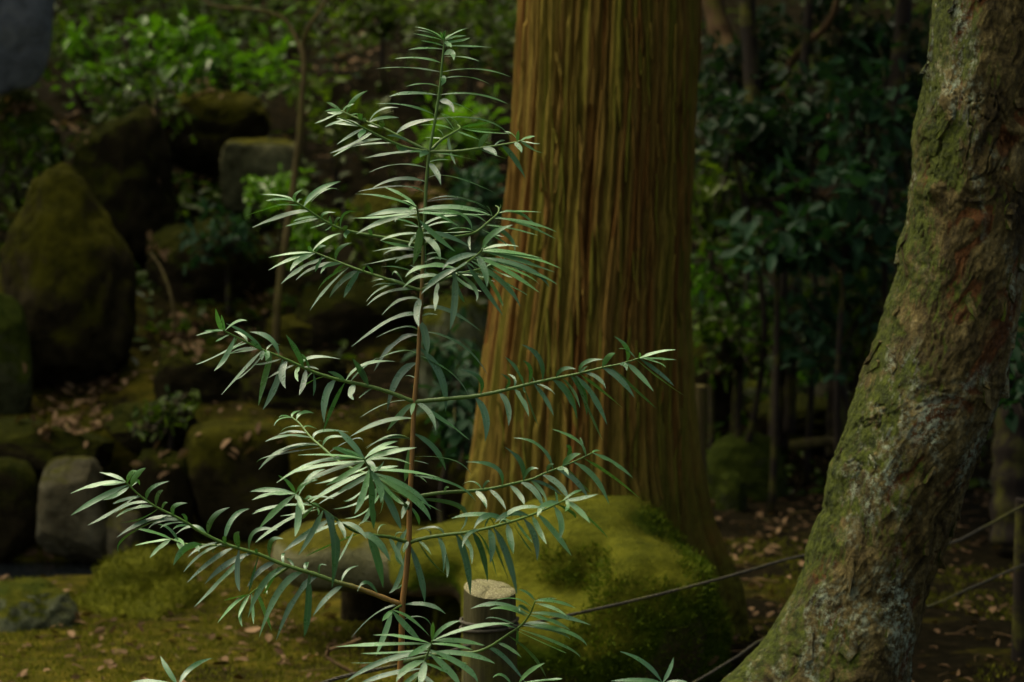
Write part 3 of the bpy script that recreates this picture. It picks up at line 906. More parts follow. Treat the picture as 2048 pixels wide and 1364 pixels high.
M['leaf'] = mat_sapling_leaf()
m, nt, b = new_mat('sapling stem')
g = pos(nt)
at = nd(nt, 'ShaderNodeAttribute', attribute_name='tint')
mp = nd(nt, 'ShaderNodeMapping'); mp.inputs['Scale'].default_value = (1, 1, 0.15)
nt.links.new(g.outputs['Position'], mp.inputs[0])
nn = noise(nt, mp.outputs[0], 260, 4, 0.7)
c = ramp(nt, at.outputs['Fac'], [(0.0, (0.075, 0.17, 0.022)), (0.35, (0.060, 0.115, 0.016)), (0.55, (0.17, 0.105, 0.018)), (1.0, (0.22, 0.098, 0.016))])
c = mixc(nt, 0.6, c, ramp(nt, nn, [(0.3, (0.5, 0.5, 0.5)), (0.7, (1.4, 1.4, 1.4))]), 'MULTIPLY')
nt.links.new(c, b.inputs['Base Color'])
b.inputs['Roughness'].default_value = 0.5
bump(nt, b, nn, 0.6, 0.002)
M['stem'] = m

STEM = [(890, 66), (888, 90), (884, 130), (879, 180), (870, 240), (859, 303), (853, 360), (850, 420), (847, 490), (844, 570), (840, 640), (836, 720), (829, 802), (826, 860), (823, 940), (819, 1010),
        (818, 1080), (812, 1150), (805, 1210), (803, 1290), (800, 1364), (796, 1500), (792, 1700), (790, 1890)]
# branch: region, points in that region's enlarged pixels from the stem to the tip, depth of the tip from the stem (m)
BR = {
    'b1a': ('A', [(1030, 1092), (850, 1000), (700, 920), (540, 855), (400, 800), (330, 765)], 0.06),
    'b1b': ('A', [(1030, 1094), (850, 1060), (700, 1000), (600, 950), (500, 900), (400, 850), (300, 815)], -0.07),
    'b2': ('A', [(1036, 1102), (1250, 1090), (1420, 1068), (1560, 1047), (1740, 1015), (1765, 1005)], -0.03),
    'b3': ('A', [(1036, 1092), (1130, 1000), (1230, 940), (1280, 905), (1262, 878)], 0.16),
    'b4': ('B', [(1472, 645), (1375, 627), (1150, 580), (900, 535), (760, 490), (650, 430), (560, 370), (470, 310), (430, 290)], -0.03),
    'b5': ('B', [(1458, 1005), (1390, 985), (1200, 920), (1000, 855), (850, 800), (750, 760), (600, 700), (570, 685)], 0.03),
    'b6': ('C', [(594, 640), (575, 560), (555, 470), (540, 370), (530, 330)], -0.24),
    'b7': ('C', [(594, 632), (650, 610), (850, 575), (1000, 540), (1100, 460), (1180, 390), (1190, 345), (1165, 325)], 0.15),
    'b8': ('C', [(580, 1005), (700, 930), (850, 835), (950, 770), (1040, 700), (1060, 670)], -0.24),
    'b8b': ('C', [(584, 970), (850, 880), (1050, 830), (1200, 770), (1250, 742)], 0.12),
    'b9': ('D', [(1796, 846), (1600, 780), (1400, 722), (1200, 680), (1000, 620), (880, 565), (700, 485), (560, 430), (400, 350), (300, 300), (265, 275)], -0.06),
    'b10': ('E', [(-204, 570), (0, 555), (270, 530), (480, 490), (700, 435), (900, 390), (1100, 350), (1300, 300), (1450, 270), (1595, 225)], -0.05),
    'b11': ('F', [(1450, 800), (1200, 640), (900, 510), (740, 380), (640, 290), (560, 190), (500, 142)], 0.18),
    'b12': ('F', [(1440, 860), (1250, 700), (1130, 570), (1075, 470)], -0.30),
    'b13': ('F', [(1435, 1135), (1280, 1097), (1150, 1082), (1000, 1050), (900, 990), (750, 880), (650, 830), (525, 752)], -0.26),
    'b14': ('I', [(1535, 752), (1300, 655), (1150, 600), (1000, 560), (850, 505), (700, 460), (550, 410), (400, 345), (200, 285), (80, 240), (-100, 148), (-180, 93), (-310, 23), (-440, -42), (-560, -127), (-630, -192), (-680, -242)], -0.08),
    'b14b': ('G', [(1290, 765), (1200, 762), (960, 750), (850, 712)], 0.05),
    'b15': ('H', [(85, 545), (180, 525), (350, 500), (600, 485), (750, 465), (900, 430), (1050, 395), (1150, 350), (1280, 300), (1400, 250), (1540, 182)], 0.10),
    'b16': ('H', [(75, 905), (200, 865), (350, 840), (520, 820), (700, 785), (900, 730), (1050, 680), (1150, 640), (1290, 575), (1325, 562)], -0.16),
    'b17': ('J', [(85, 1215), (330, 1150), (560, 1130), (680, 1125), (800, 1080), (950, 980), (1050, 910), (1120, 820), (1162, 715)], -0.12),
    'b18': ('I', [(1520, 1560), (1600, 1440), (1680, 1300), (1730, 1170), (1778, 1035)], -0.34),
    'b18b': ('I', [(1535, 755), (1490, 772), (1455, 792)], -0.06),
    'b19': ('I', [(640, 437), (520, 520), (400, 600), (320, 660)], 0.12),
    'b20': ('J', [(85, 1560), (500, 1520), (900, 1440), (1030, 1372)], -0.15),
}
# leaves: base, a point half way, tip and visible width, in the enlarged pixels of a region; a leading '-' shows the underside
LV = {}
LV['stem', 'A'] = '''1140,200,1060,130,920,95,15|1140,205,1050,145,935,120,15|1140,200,1040,175,905,148,11|1135,245,1060,222,965,205,17|1128,280,1000,265,865,278,17|1122,385,960,342,755,350,17|1115,465,850,420,600,432,15|1108,570,990,545,845,573,13
1095,640,860,622,712,655,27|1072,805,860,722,605,710,17|1160,200,1150,160,1165,122,28|1150,200,1135,165,1122,135,24|1165,195,1190,168,1205,155,20|1165,200,1260,135,1355,103,11|1175,205,1240,175,1330,165,22|1175,215,1270,210,1360,182,26|1165,215,1190,230,1210,258,36
1160,255,1350,252,1545,260,17|1152,320,1215,292,1230,362,46|1155,330,1290,330,1435,370,11|1140,450,1420,425,1685,495,17|1128,500,1150,510,1128,566,46|1130,520,1330,490,1520,555,9|1108,650,1400,630,1660,710,23|1110,690,1190,700,1230,780,46|1108,690,1280,720,1410,795,9
1090,825,1480,830,1690,980,17|1030,1095,985,1105,960,1140,46|1040,1102,1200,1120,1435,1165,15|1032,1190,1100,1160,1200,1158,13|1010,1230,780,1190,550,1260,11|1025,1180,1090,1250,1128,1362,46'''
LV['b1a', 'A'] = '''860,1005,770,968,695,965,25|760,948,900,860,1155,830,34|680,955,600,900,540,880,25|655,892,650,862,668,842,50|540,868,650,822,790,820,31|505,885,515,850,503,828,36|490,828,478,800,485,788,46|560,860,640,755,790,742,20|378,785,420,680,540,605,36|340,770,370,735,435,710,22
-330,775,260,722,210,700,28|330,778,270,760,200,770,24|330,790,200,840,115,868,18|345,800,290,790,215,780,30|400,800,450,790,490,795,9|1020,1092,920,1090,880,1100,20'''
LV['b1b', 'A'] = '''500,890,400,848,290,828,25|370,835,280,860,200,895,23|500,900,390,872,250,870,23|510,925,400,970,295,1035,27|530,925,490,950,475,988,46|575,955,450,1020,265,1130,29|560,960,400,1050,240,1105,17|695,997,540,1005,390,1060,20|755,1025,560,1030,400,1060,17|870,1062,800,1075,770,1035,36|975,1092,720,1110,512,1146,27'''
LV['b2', 'A'] = '''1440,1060,1465,990,1512,955,46|1460,1065,1530,1075,1575,1128,42|1600,1045,1700,1130,1802,1302,43|1740,1012,1742,960,1750,925,30|1770,1005,1820,980,1880,970,22|1775,1010,1850,1028,1920,1030,11|1770,1012,1830,1050,1890,1088,20|1710,1022,1750,1050,1775,1102,42|1760,1010,1850,1075,1940,1102,9|1440,1070,1550,1120,1660,1150,11|1745,1010,1690,945,1630,935,11|1550,1050,1600,1010,1640,1003,20'''
LV['b3', 'A'] = '''1240,935,1120,880,930,885,9|-1280,900,1400,880,1560,855,24|-1282,905,1450,915,1600,920,15|1285,905,1450,938,1700,950,11|1250,930,1350,970,1560,1045,9|1270,885,1230,830,1120,785,9|1140,995,1060,985,1000,980,9|1140,990,1130,935,1095,915,11|-1180,968,1205,1090,1245,1197,32|1240,925,1180,840,1130,790,8'''
LV['stem', 'C'] = '''612,120,800,82,1195,240,11|606,130,380,102,165,195,31|602,225,420,163,65,212,19|600,1065,540,1170,552,1295,58|606,290,850,243,1130,380,15|606,300,930,273,1120,370,17|606,330,960,333,1110,385,13|590,1070,420,1060,255,1200,27|580,1210,640,1190,700,1200,15|584,1160,760,1140,1050,1332,36|575,1000,320,1000,135,1125,23|586,870,400,815,250,815,11|584,560,600,610,605,912,30|590,700,470,652,180,690,13|592,705,380,670,265,718,22|590,690,400,740,90,802,15|590,720,430,730,360,785,31|590,780,680,735,790,768,19|590,740,690,700,725,735,15'''
LV['b4', 'B'] = '''430,290,350,247,165,235,17|430,288,330,270,203,288,21|448,300,430,245,500,197,31|470,308,472,278,500,270,21|530,320,620,200,805,130,46|540,340,680,195,795,200,13|490,320,390,318,290,318,15|-440,300,250,340,40,410,15|555,372,380,390,98,500,37|625,420,520,422,425,450,23|640,428,500,455,362,492,27|700,470,620,493,560,505,11|745,490,710,512,680,525,11|660,432,662,385,765,380,25|-750,482,722,440,722,405,25|-800,498,825,385,930,375,25|760,488,770,435,805,420,25|858,525,842,500,850,483,46|885,530,850,545,850,587,42|1065,560,1045,530,1018,508,36'''
LV['b5', 'B'] = '''600,702,430,705,228,740,17|600,705,430,740,228,842,31|605,708,470,760,400,852,42|685,740,480,830,328,952,35|800,782,600,812,445,922,29|825,785,700,800,645,872,35|580,690,680,592,810,545,23|585,692,560,670,545,648,36|620,705,630,655,690,648,31|762,762,780,670,895,622,35|-660,730,620,800,600,857,27|-830,800,780,830,735,892,27|-870,808,700,900,620,1010,15|880,820,700,980,560,1162,25|975,850,830,900,715,1062,46|-950,845,880,950,830,1062,46|1068,878,1050,830,1005,805,30|-1000,855,990,825,1010,803,22|1340,965,1200,905,1040,935,13|1300,950,1130,945,1055,980,11|1290,950,1120,990,1010,1095,11|1330,960,1250,850,1215,885,17|1400,600,1270,550,1120,602,27'''
LV['b6', 'C'] = '''532,332,420,240,270,175,29|535,345,300,255,35,232,19|535,340,470,290,400,288,15|535,350,490,342,468,362,31|540,365,350,362,130,410,46|540,375,280,418,0,425,19|542,382,300,430,50,552,42|548,440,420,403,310,408,13|555,500,380,428,140,432,17|545,420,400,418,360,457,21|552,500,480,485,430,480,11|545,355,850,328,1135,405,37|545,385,720,390,1130,400,19|550,385,700,392,880,502,29|555,430,680,560,842,692,42|558,480,550,620,505,797,66|545,360,880,380,977,517,35|560,500,700,420,860,405,23|562,510,750,450,880,490,17|565,540,750,553,970,662,37|572,580,680,640,722,762,50|560,540,490,600,475,657,31|560,545,380,555,240,605,27'''
LV['b7', 'C'] = '''1185,385,1300,370,1530,378,15|1185,388,1350,372,1512,517,31|1155,425,1420,458,1657,537,29|1170,420,1400,478,1647,592,25|1090,490,1280,510,1505,564,21|-1110,470,1280,570,1320,692,37|1140,410,1112,345,1090,330,11|1050,520,1200,600,1290,660,13|1020,535,850,545,700,540,9|1085,460,1000,402,880,400,17|-950,555,950,620,965,682,25|1190,350,1205,330,1200,312,12|1000,542,900,500,780,520,9|1040,515,1150,560,1240,575,10'''
LV['b8', 'C'] = '''1060,668,1130,550,1300,480,46|1062,680,1200,640,1352,652,23|1060,690,1250,690,1540,747,29|1058,695,1300,742,1637,857,39|1055,690,1400,725,1690,830,31|1030,705,850,740,740,837,52|1010,725,1075,830,1095,977,56|1020,720,1260,845,1518,1022,39|1000,740,1400,830,1662,957,35|1000,745,1400,810,1597,977,37|980,750,1350,850,1517,957,15|960,770,1230,940,1362,1132,43|930,790,1300,975,1420,1042,15|930,790,1080,1000,1222,1202,43|-1000,740,1180,1030,1222,1132,31|860,835,600,795,440,897,39|880,820,700,900,568,1032,52|760,895,560,885,415,992,35|1040,690,1080,640,1112,680,19|830,855,840,1100,800,1317,56|700,930,690,1050,680,1167,43|800,870,920,965,1052,1012,29|820,860,880,1030,917,1097,31|-850,850,1010,980,1010,1092,34|900,810,955,788,1002,837,19|950,775,890,808,830,852,22'''
LV['b8b', 'C'] = '''820,888,900,852,1060,882,19|860,878,980,883,1110,907,17|1080,815,1170,775,1250,802,15|1100,812,1200,870,1300,900,13|1200,770,1210,745,1190,730,11|700,925,600,860,480,800,13|1180,780,1280,800,1360,850,13|1000,845,1080,900,1160,935,12'''
LV['b9', 'D'] = '''265,285,232,230,205,108,42|285,285,265,222,250,158,31|270,290,180,290,46,326,25|270,285,180,285,115,285,15|285,285,370,210,457,205,23|320,318,260,345,203,374,19|455,370,420,310,355,292,31|590,435,470,322,290,228,31|705,485,645,340,480,295,42|570,430,530,395,480,368,37|572,440,575,480,575,522,39|620,450,622,470,605,527,46|600,440,650,390,720,397,17|390,350,345,390,328,432,27|360,345,290,500,193,607,43|455,385,380,408,330,440,17|545,425,420,428,320,467,19|565,438,400,458,270,472,21|440,370,200,500,45,557,15|570,445,420,610,252,797,31|600,455,470,610,360,682,15|660,475,605,640,548,884,52|740,510,690,720,583,917,52|765,515,728,620,765,747,57|760,510,620,548,510,557,21|850,560,730,608,620,667,21|865,572,845,630,867,692,37|915,595,910,700,873,802,46|990,622,997,720,985,807,25|895,572,860,460,768,318,46|970,610,930,520,890,470,27|870,560,970,490,1202,512,27|900,572,970,575,1030,597,17|1000,625,960,640,928,682,11|-1080,645,980,680,900,742,15|1235,690,1180,640,1103,613,35|1150,670,1078,800,1073,1022,62|-1240,690,1150,870,1065,1092,37|1300,708,1283,780,1310,838,54|1418,728,1375,620,1300,508,52|1240,685,1380,548,1642,532,29|1265,695,1350,610,1500,500,17|1470,745,1400,785,1350,827,15'''
LV['stem', 'D'] = '''1822,160,1650,160,1293,412,35|1826,290,1720,245,1490,340,19|1822,320,1640,360,1470,612,42|1815,470,1700,435,1480,520,13|1806,540,1660,640,1578,922,62|1800,660,1760,642,1720,650,11|1790,848,1600,850,1358,982,13|1790,848,1680,950,1576,1087,43|1790,852,1720,930,1660,1002,31|1796,855,1782,900,1770,962,36|1780,985,1540,1005,1283,1132,37|1765,1150,1600,1130,1400,1222,13|1805,850,1920,930,1967,1087,43|1848,205,1888,330,1895,492,62|1842,420,2015,640,2045,932,62|1852,175,1910,150,1970,160,13'''
LV['stem', 'E'] = '''-105,10,170,90,380,355,21|-120,200,110,340,230,530,17|-200,1000,120,1030,250,1165,13'''
LV['b10', 'E'] = '''318,520,335,385,168,315,37|285,530,372,680,360,892,60|478,492,548,600,548,767,52|605,460,670,560,710,692,42|515,482,565,410,488,350,31|600,460,605,390,545,353,27|660,442,620,320,518,213,35|725,428,735,310,663,243,37|740,425,748,395,735,370,13|828,405,805,220,653,116,42|930,385,980,308,1085,312,35|1100,350,1150,255,1305,235,35|1115,345,1150,312,1180,290,21|1303,300,1340,220,1402,186,46|1478,262,1505,150,1393,50,37|1580,230,1500,155,1425,152,11|1595,225,1600,200,1593,180,26|1598,222,1740,175,1887,157,27|1598,230,1740,232,1892,238,25|1600,235,1740,258,1807,300,15|1585,230,1760,350,1872,447,35|-1560,238,1750,390,1967,532,15|1495,262,1600,360,1708,492,42|1430,272,1480,275,1495,327,37|1290,305,1430,380,1557,542,48|-1350,292,1560,480,1732,627,31|1165,338,1270,380,1327,470,33|1040,365,1142,480,1175,682,50|1085,358,1230,530,1337,757,48|910,392,1030,500,1097,712,52|-950,385,1060,480,1120,622,27|750,425,840,540,910,687,37|765,425,850,455,922,517,23|655,448,668,490,682,500,21|-1095,355,1280,480,1467,630,23|-1060,360,1200,680,1300,882,27|-680,445,740,660,790,772,19'''
LV['b15', 'H'] = '''805,450,775,290,528,256,37|590,482,662,540,692,632,42|710,475,790,540,847,637,37|870,440,960,520,992,602,42|995,405,975,250,838,136,43|998,400,1030,310,1107,310,33|960,418,1080,480,1152,642,48|-1030,402,1130,480,1180,602,37|1050,398,1180,440,1302,527,29|1135,360,1270,430,1352,562,48|1235,320,1130,120,908,63,33|1180,340,1190,288,1232,272,31|1240,318,1390,390,1512,552,46|1305,290,1360,218,1447,190,48|1345,275,1362,160,1328,120,43|1485,212,1430,85,1213,-8,29|1480,212,1455,110,1440,58,25|1540,182,1560,165,1602,165,20|1535,187,1720,270,1862,382,35|-1470,220,1700,370,1917,547,25|1395,252,1560,370,1672,592,46|1260,308,1320,310,1347,362,35|660,478,590,408,495,435,15|660,478,690,415,717,413,26|350,500,362,462,392,460,25|-1330,280,1440,420,1527,502,21'''
LV['b16', 'H'] = '''285,852,352,970,345,1137,43|-320,845,382,1060,375,1182,31|445,828,532,1040,562,1317,60|-480,825,562,930,575,1072,42|560,815,652,960,702,1212,50|695,785,738,900,720,1067,54|-600,805,700,940,777,1187,23|745,775,860,1000,937,1322,57|-710,785,800,1030,870,1202,17|860,742,882,870,907,992,54|975,708,1080,850,1097,1042,52|915,727,1000,840,1062,902,27|-890,735,1000,910,1062,977,15|1060,677,1110,800,1172,912,46|1100,660,1240,820,1372,1007,48|1215,610,1292,740,1270,882,52|1275,582,1150,600,1098,697,52|1320,565,1440,550,1582,513,36|1325,568,1345,610,1320,652,37|1325,575,1430,640,1522,747,46|-1300,580,1500,700,1662,862,23|1265,585,1255,530,1240,488,21|1300,570,1390,500,1462,480,25|1160,635,930,620,790,752,36|1040,682,880,660,760,740,46|870,738,700,672,590,792,52|880,735,640,668,413,707,39|640,797,540,830,498,942,37|-1260,590,1380,660,1402,707,31|345,840,290,772,130,802,23|238,858,240,810,190,790,11|-150,880,260,1070,400,1172,15|140,885,200,930,252,1002,27|-800,760,930,650,990,772,15|-690,790,720,700,752,762,19'''
LV['stem', 'F'] = '''1520,18,1700,150,1917,320,35|1465,330,1430,500,1398,652,62|1460,590,1790,660,1967,807,25|1475,270,1640,380,1727,562,46|1450,800,1400,870,1373,952,42|1455,315,1300,270,1090,390,15|1450,480,1520,493,1592,515,9|1440,580,1520,618,1577,662,13|1430,1110,1400,1180,1390,1222,37|1445,840,1505,930,1512,1002,31|-1440,800,1880,850,1840,1052,40'''
LV['b12', 'F'] = '''1070,465,960,330,858,236,48|1078,465,1200,370,1342,328,35|1080,470,1200,390,1352,376,27|1090,480,1250,420,1492,380,43|1085,475,1280,463,1447,512,23|1070,468,830,440,543,440,21|1072,472,700,485,373,662,34|1070,462,960,408,890,395,25|1085,500,900,400,820,390,42|1075,480,960,580,768,682,46|1080,490,780,572,563,682,37|1080,495,720,528,523,577,31|1080,480,1140,515,1147,582,42|1110,545,1065,760,998,912,52|1110,540,1200,690,1207,822,57|1130,570,1140,850,1150,1032,57|1110,545,1250,540,1347,528,25|1130,570,1400,568,1682,622,25|1140,590,1430,700,1607,872,43|1150,600,1480,790,1607,967,50|1160,615,1290,850,1372,1042,60|1170,620,1310,780,1392,832,37|1120,570,840,690,628,832,39|1140,590,960,690,848,757,42|1100,530,900,618,678,672,27|1160,630,1000,785,908,807,25|1150,620,840,765,708,832,27|1200,660,1050,820,828,872,23|1180,640,1115,900,1043,987,37|1230,690,1100,898,918,947,17|1060,650,1075,652,1095,650,25|1110,545,1180,560,1232,488,25|1230,690,1220,860,1188,912,11|1250,700,1500,800,1700,897,9'''
LV['b11', 'F'] = '''502,146,430,125,390,140,15|502,150,400,150,353,207,15|502,145,503,105,562,86,22|535,165,570,95,672,105,33|595,230,620,205,697,232,15|575,210,460,215,400,262,11|625,275,500,253,383,277,25|645,295,450,280,283,332,29|670,315,720,242,952,257,27|750,385,790,295,932,300,25|800,425,1000,303,1067,337,11|715,360,530,358,333,442,27|725,368,430,390,230,557,36|700,345,500,365,350,442,17|740,380,300,450,218,507,13|700,345,712,325,742,330,11'''
LV['b13', 'F'] = '''525,745,480,670,388,603,35|520,752,330,715,163,732,42|522,756,330,750,178,800,34|525,760,370,880,233,1027,48|535,758,560,820,597,912,46|550,765,550,960,520,1092,58|532,752,600,660,702,640,37|560,772,640,610,762,553,35|680,845,400,843,178,912,27|640,825,330,858,198,892,17|720,862,560,908,400,927,15|680,845,600,918,580,952,31|690,850,390,1000,203,1140,33|720,862,680,825,648,842,19|750,880,850,1080,815,1502,76|850,955,900,1030,922,1112,42|745,880,660,1060,548,1242,48|820,930,600,1080,428,1212,52|880,975,700,1045,520,1142,27|-1050,1065,830,1150,600,1252,19|1000,1050,930,1180,863,1302,23|880,970,1010,1010,1092,1112,42|1050,1062,1180,1120,1282,1292,58|1100,1075,1175,1250,1225,1500,66|1270,1095,1330,1200,1392,1332,43|1010,1052,1050,970,1142,982,11|1180,1085,1200,1005,1252,1000,11|1310,1100,1330,1062,1402,1060,11|620,810,700,768,832,792,19|600,795,640,770,652,802,27|700,855,712,895,700,922,20'''
LV['b14', 'G'] = '''482,255,390,205,273,178,31|480,260,300,263,46,347,36|485,268,400,273,300,285,21|515,295,420,360,300,400,36|500,280,260,390,46,524,46|505,270,520,190,577,167,37|535,300,565,205,647,143,48|530,290,580,240,597,282,31|605,372,480,393,383,432,31|590,360,380,500,183,602,25|670,410,530,420,396,502,27|735,460,560,458,408,537,31|645,395,675,305,832,249,37|725,450,738,355,787,323,36|780,480,790,430,822,420,25|865,528,857,450,977,424,39|972,580,962,530,930,514,30|880,532,650,560,417,697,37|945,565,780,553,663,632,31|970,580,840,583,758,627,21|1010,608,920,603,863,637,20|1150,690,1030,600,888,672,29|-755,470,600,560,440,582,15|-860,520,480,690,430,822,17|1140,685,1172,540,1317,459,46|1270,755,1335,540,1477,469,42|1278,758,1270,710,1285,688,36|1398,790,1368,700,1395,654,52|1482,815,1510,640,1702,640,37|1645,868,1640,720,1747,711,39|1535,828,1520,800,1547,795,25|1750,910,1738,840,1762,829,31|-1830,940,1800,880,1768,874,25|1925,965,1918,910,1947,899,25|1240,748,1090,778,983,857,21|1265,755,1090,830,948,977,27|1210,735,1190,795,1175,822,25|1370,785,1180,880,976,1062,39|1505,822,1300,900,1118,1072,46|1470,808,1250,1040,1033,1257,37|1700,895,1570,950,1458,1097,46|-1390,790,1375,1000,1400,1132,46|-1560,840,1500,1040,1470,1132,25|-1740,905,1640,1080,1590,1152,25'''
LV['b14', 'I'] = '''628,432,430,560,303,852,48|755,475,560,600,393,1007,54|885,515,700,640,528,1032,54|-795,490,785,800,753,1002,57|1080,580,940,680,823,837,42|1040,570,1090,470,1187,434,25|1340,670,1250,550,1178,642,33|875,512,872,430,932,430,22|765,478,768,435,790,404,30'''
LV['b14b', 'G'] = '''855,712,720,660,568,629,25|855,714,700,735,558,764,23|855,716,760,780,678,862,39|860,714,920,720,952,772,36|900,730,930,780,942,842,42|1015,753,1055,770,1072,822,37|920,738,840,630,743,594,25|-1110,757,960,780,868,922,57'''
LV['b19', 'I'] = '''318,660,200,730,60,892,27|322,662,260,760,230,852,31|-325,658,240,800,258,922,37|-330,655,345,800,350,902,31|-370,620,430,780,492,952,37|-440,570,450,600,457,662,21|-320,660,200,690,110,712,13'''
LV['stem', 'I'] = '''1590,110,1490,320,1547,432,46|1570,250,1510,550,1433,652,43|1550,560,1520,600,1480,625,15|1535,752,1340,800,1128,1012,17|1545,745,1740,738,1882,817,37|1600,250,1690,520,1717,727,52|1550,880,1700,840,1772,922,11'''
LV['b18b', 'I'] = '''1460,790,1420,830,1378,877,42|1462,792,1400,980,1328,1152,48|1458,790,1600,850,1760,1000,27|1456,792,1570,920,1692,1042,48'''
LV['b18', 'I'] = '''1778,1035,1780,950,1785,883,36|1780,1032,1870,920,2007,873,37|1770,1050,1670,1110,1578,1167,52|1768,1055,1550,1000,1303,988,27|1765,1062,1380,1062,1008,1082,31|1740,1120,1400,1180,1078,1366,48|1745,1110,1450,1135,1208,1135,21|1735,1150,1400,1208,1118,1210,13|1720,1180,1570,1250,1488,1366,57|1715,1200,1700,1300,1680,1402,62|1700,1260,1400,1305,1158,1402,42'''
LV['b18', 'J'] = '''335,1040,660,920,962,896,34|335,1042,550,1033,757,1072,43|325,1060,500,1068,662,1107,27|300,1130,480,1280,560,1402,52|300,1120,620,1135,842,1217,43|310,1110,600,1240,702,1366,48|290,1150,500,1195,622,1215,19|270,1220,400,1260,522,1332,27|250,1280,180,1330,60,1420,40|240,1300,330,1370,420,1460,44'''
LV['b17', 'J'] = '''1160,718,1100,650,1028,624,25|1164,716,1250,700,1337,697,23|1164,718,1330,720,1487,774,29|1155,735,1300,768,1422,842,29|1125,815,1350,830,1602,907,39|1110,835,1280,868,1442,947,34|1065,895,1180,888,1282,902,21|1060,900,1420,958,1577,1072,36|1050,910,1330,958,1442,1022,27|1020,930,1400,1075,1522,1167,23|1000,945,1300,1088,1412,1132,15|1140,770,1000,690,840,715,13|1115,825,870,733,646,777,42|1105,840,950,768,798,782,31|1120,815,1040,750,1040,802,31|1040,915,860,848,763,860,19|1010,940,880,898,798,905,21|850,1050,950,1090,1052,1167,31|770,1095,900,1150,1082,1366,42|-930,995,1130,1140,1252,1332,27|-1020,930,1022,1010,1010,1072,25'''
LV['b20', 'J'] = '''1025,1375,1110,1280,1238,1212,37|1030,1372,1290,1345,1378,1340,25|980,1400,900,1300,820,1330,25|900,1440,1050,1420,1200,1450,30'''

stem3 = spline([P(x, y, DS) for x, y in STEM], 240)
u = np.linspace(0, 1, 240)
ln = np.concatenate([[0], np.cumsum(np.linalg.norm(np.diff(stem3, axis=0), axis=1))]); ln /= ln[-1]
srad = np.interp(ln, [0, 0.02, 0.13, 0.32, 0.5, 0.72, 1.0], [0.0014, 0.0020, 0.0030, 0.0038, 0.0049, 0.0062, 0.0090])
base = stem3[-1].copy(); base[2] = gz_at(base[0], base[1])
stem3[-1, 2] = min(stem3[-1, 2], base[2]) - 0.02
sap = empty('conifer_sapling', base, 'tall young sapling with long narrow glossy green leaves in the centre foreground', 'sapling')
v, f = tube(stem3, srad, 12)
tint = np.repeat(np.interp(ln, [0, 0.16, 0.24, 0.34, 1], [0, 0.2, 0.42, 0.7, 1.0]), 12)
stem_o = obj('stem', v, f, M['stem'], sap, attr=tint)
# leaf-scar ridges that run down from each leaf are in the tube's nodes below
paths = {'stem': (stem3, srad)}
part_of = {'stem': stem_o}
rb = np.random.default_rng(21)
for key, (reg, pts, dd) in BR.items():
    px = [zp(reg, *q) for q in pts]
    n = len(px)
    pts2 = np.array(px)
    L = np.concatenate([[0], np.cumsum(np.linalg.norm(np.diff(pts2, axis=0), axis=1))]); L /= L[-1]
    if key == 'b14b' or key == 'b19':
        q = paths['b14'][0]
        c0 = q[np.argmin([np.linalg.norm((a - P(px[0][0], px[0][1], DS))[[0, 2]]) for a in q])]
        d0 = (c0 - CAM) @ FW
    elif key == 'b18b':
        d0 = DS
    else:
        d0 = DS
    p3 = [P(x, y, d0 + dd * (0.25 * t + 0.75 * t * t)) for (x, y), t in zip(px, L)]
    if key not in ('b14b', 'b19'):
        i = np.argmin(np.linalg.norm(stem3 - p3[0], axis=1)); p3[0] = stem3[i]
    ns = max(16, 5 * n)
    c = spline(p3, ns)
    lens = np.linalg.norm(np.diff(c, axis=0), axis=1).sum()
    r0 = 0.0021 + 0.0030 * min(1, lens / 0.6)
    rad = np.linspace(r0, 0.0013, ns) * (1 + 0.10 * np.sin(np.arange(ns) * 2.4))
    v, f = tube(c, rad, 8)
    lt = np.linspace(0, 1, ns)
    woody = {'b14': 0.62, 'b18': 0.45}.get(key, 0.30)
    tint = np.repeat(np.clip(woody * (1 - lt * 2.2), 0.05, 1), 8)
    paths[key] = (c, rad)
    part_of[key] = obj('branch', v, f, M['stem'], sap, attr=tint)


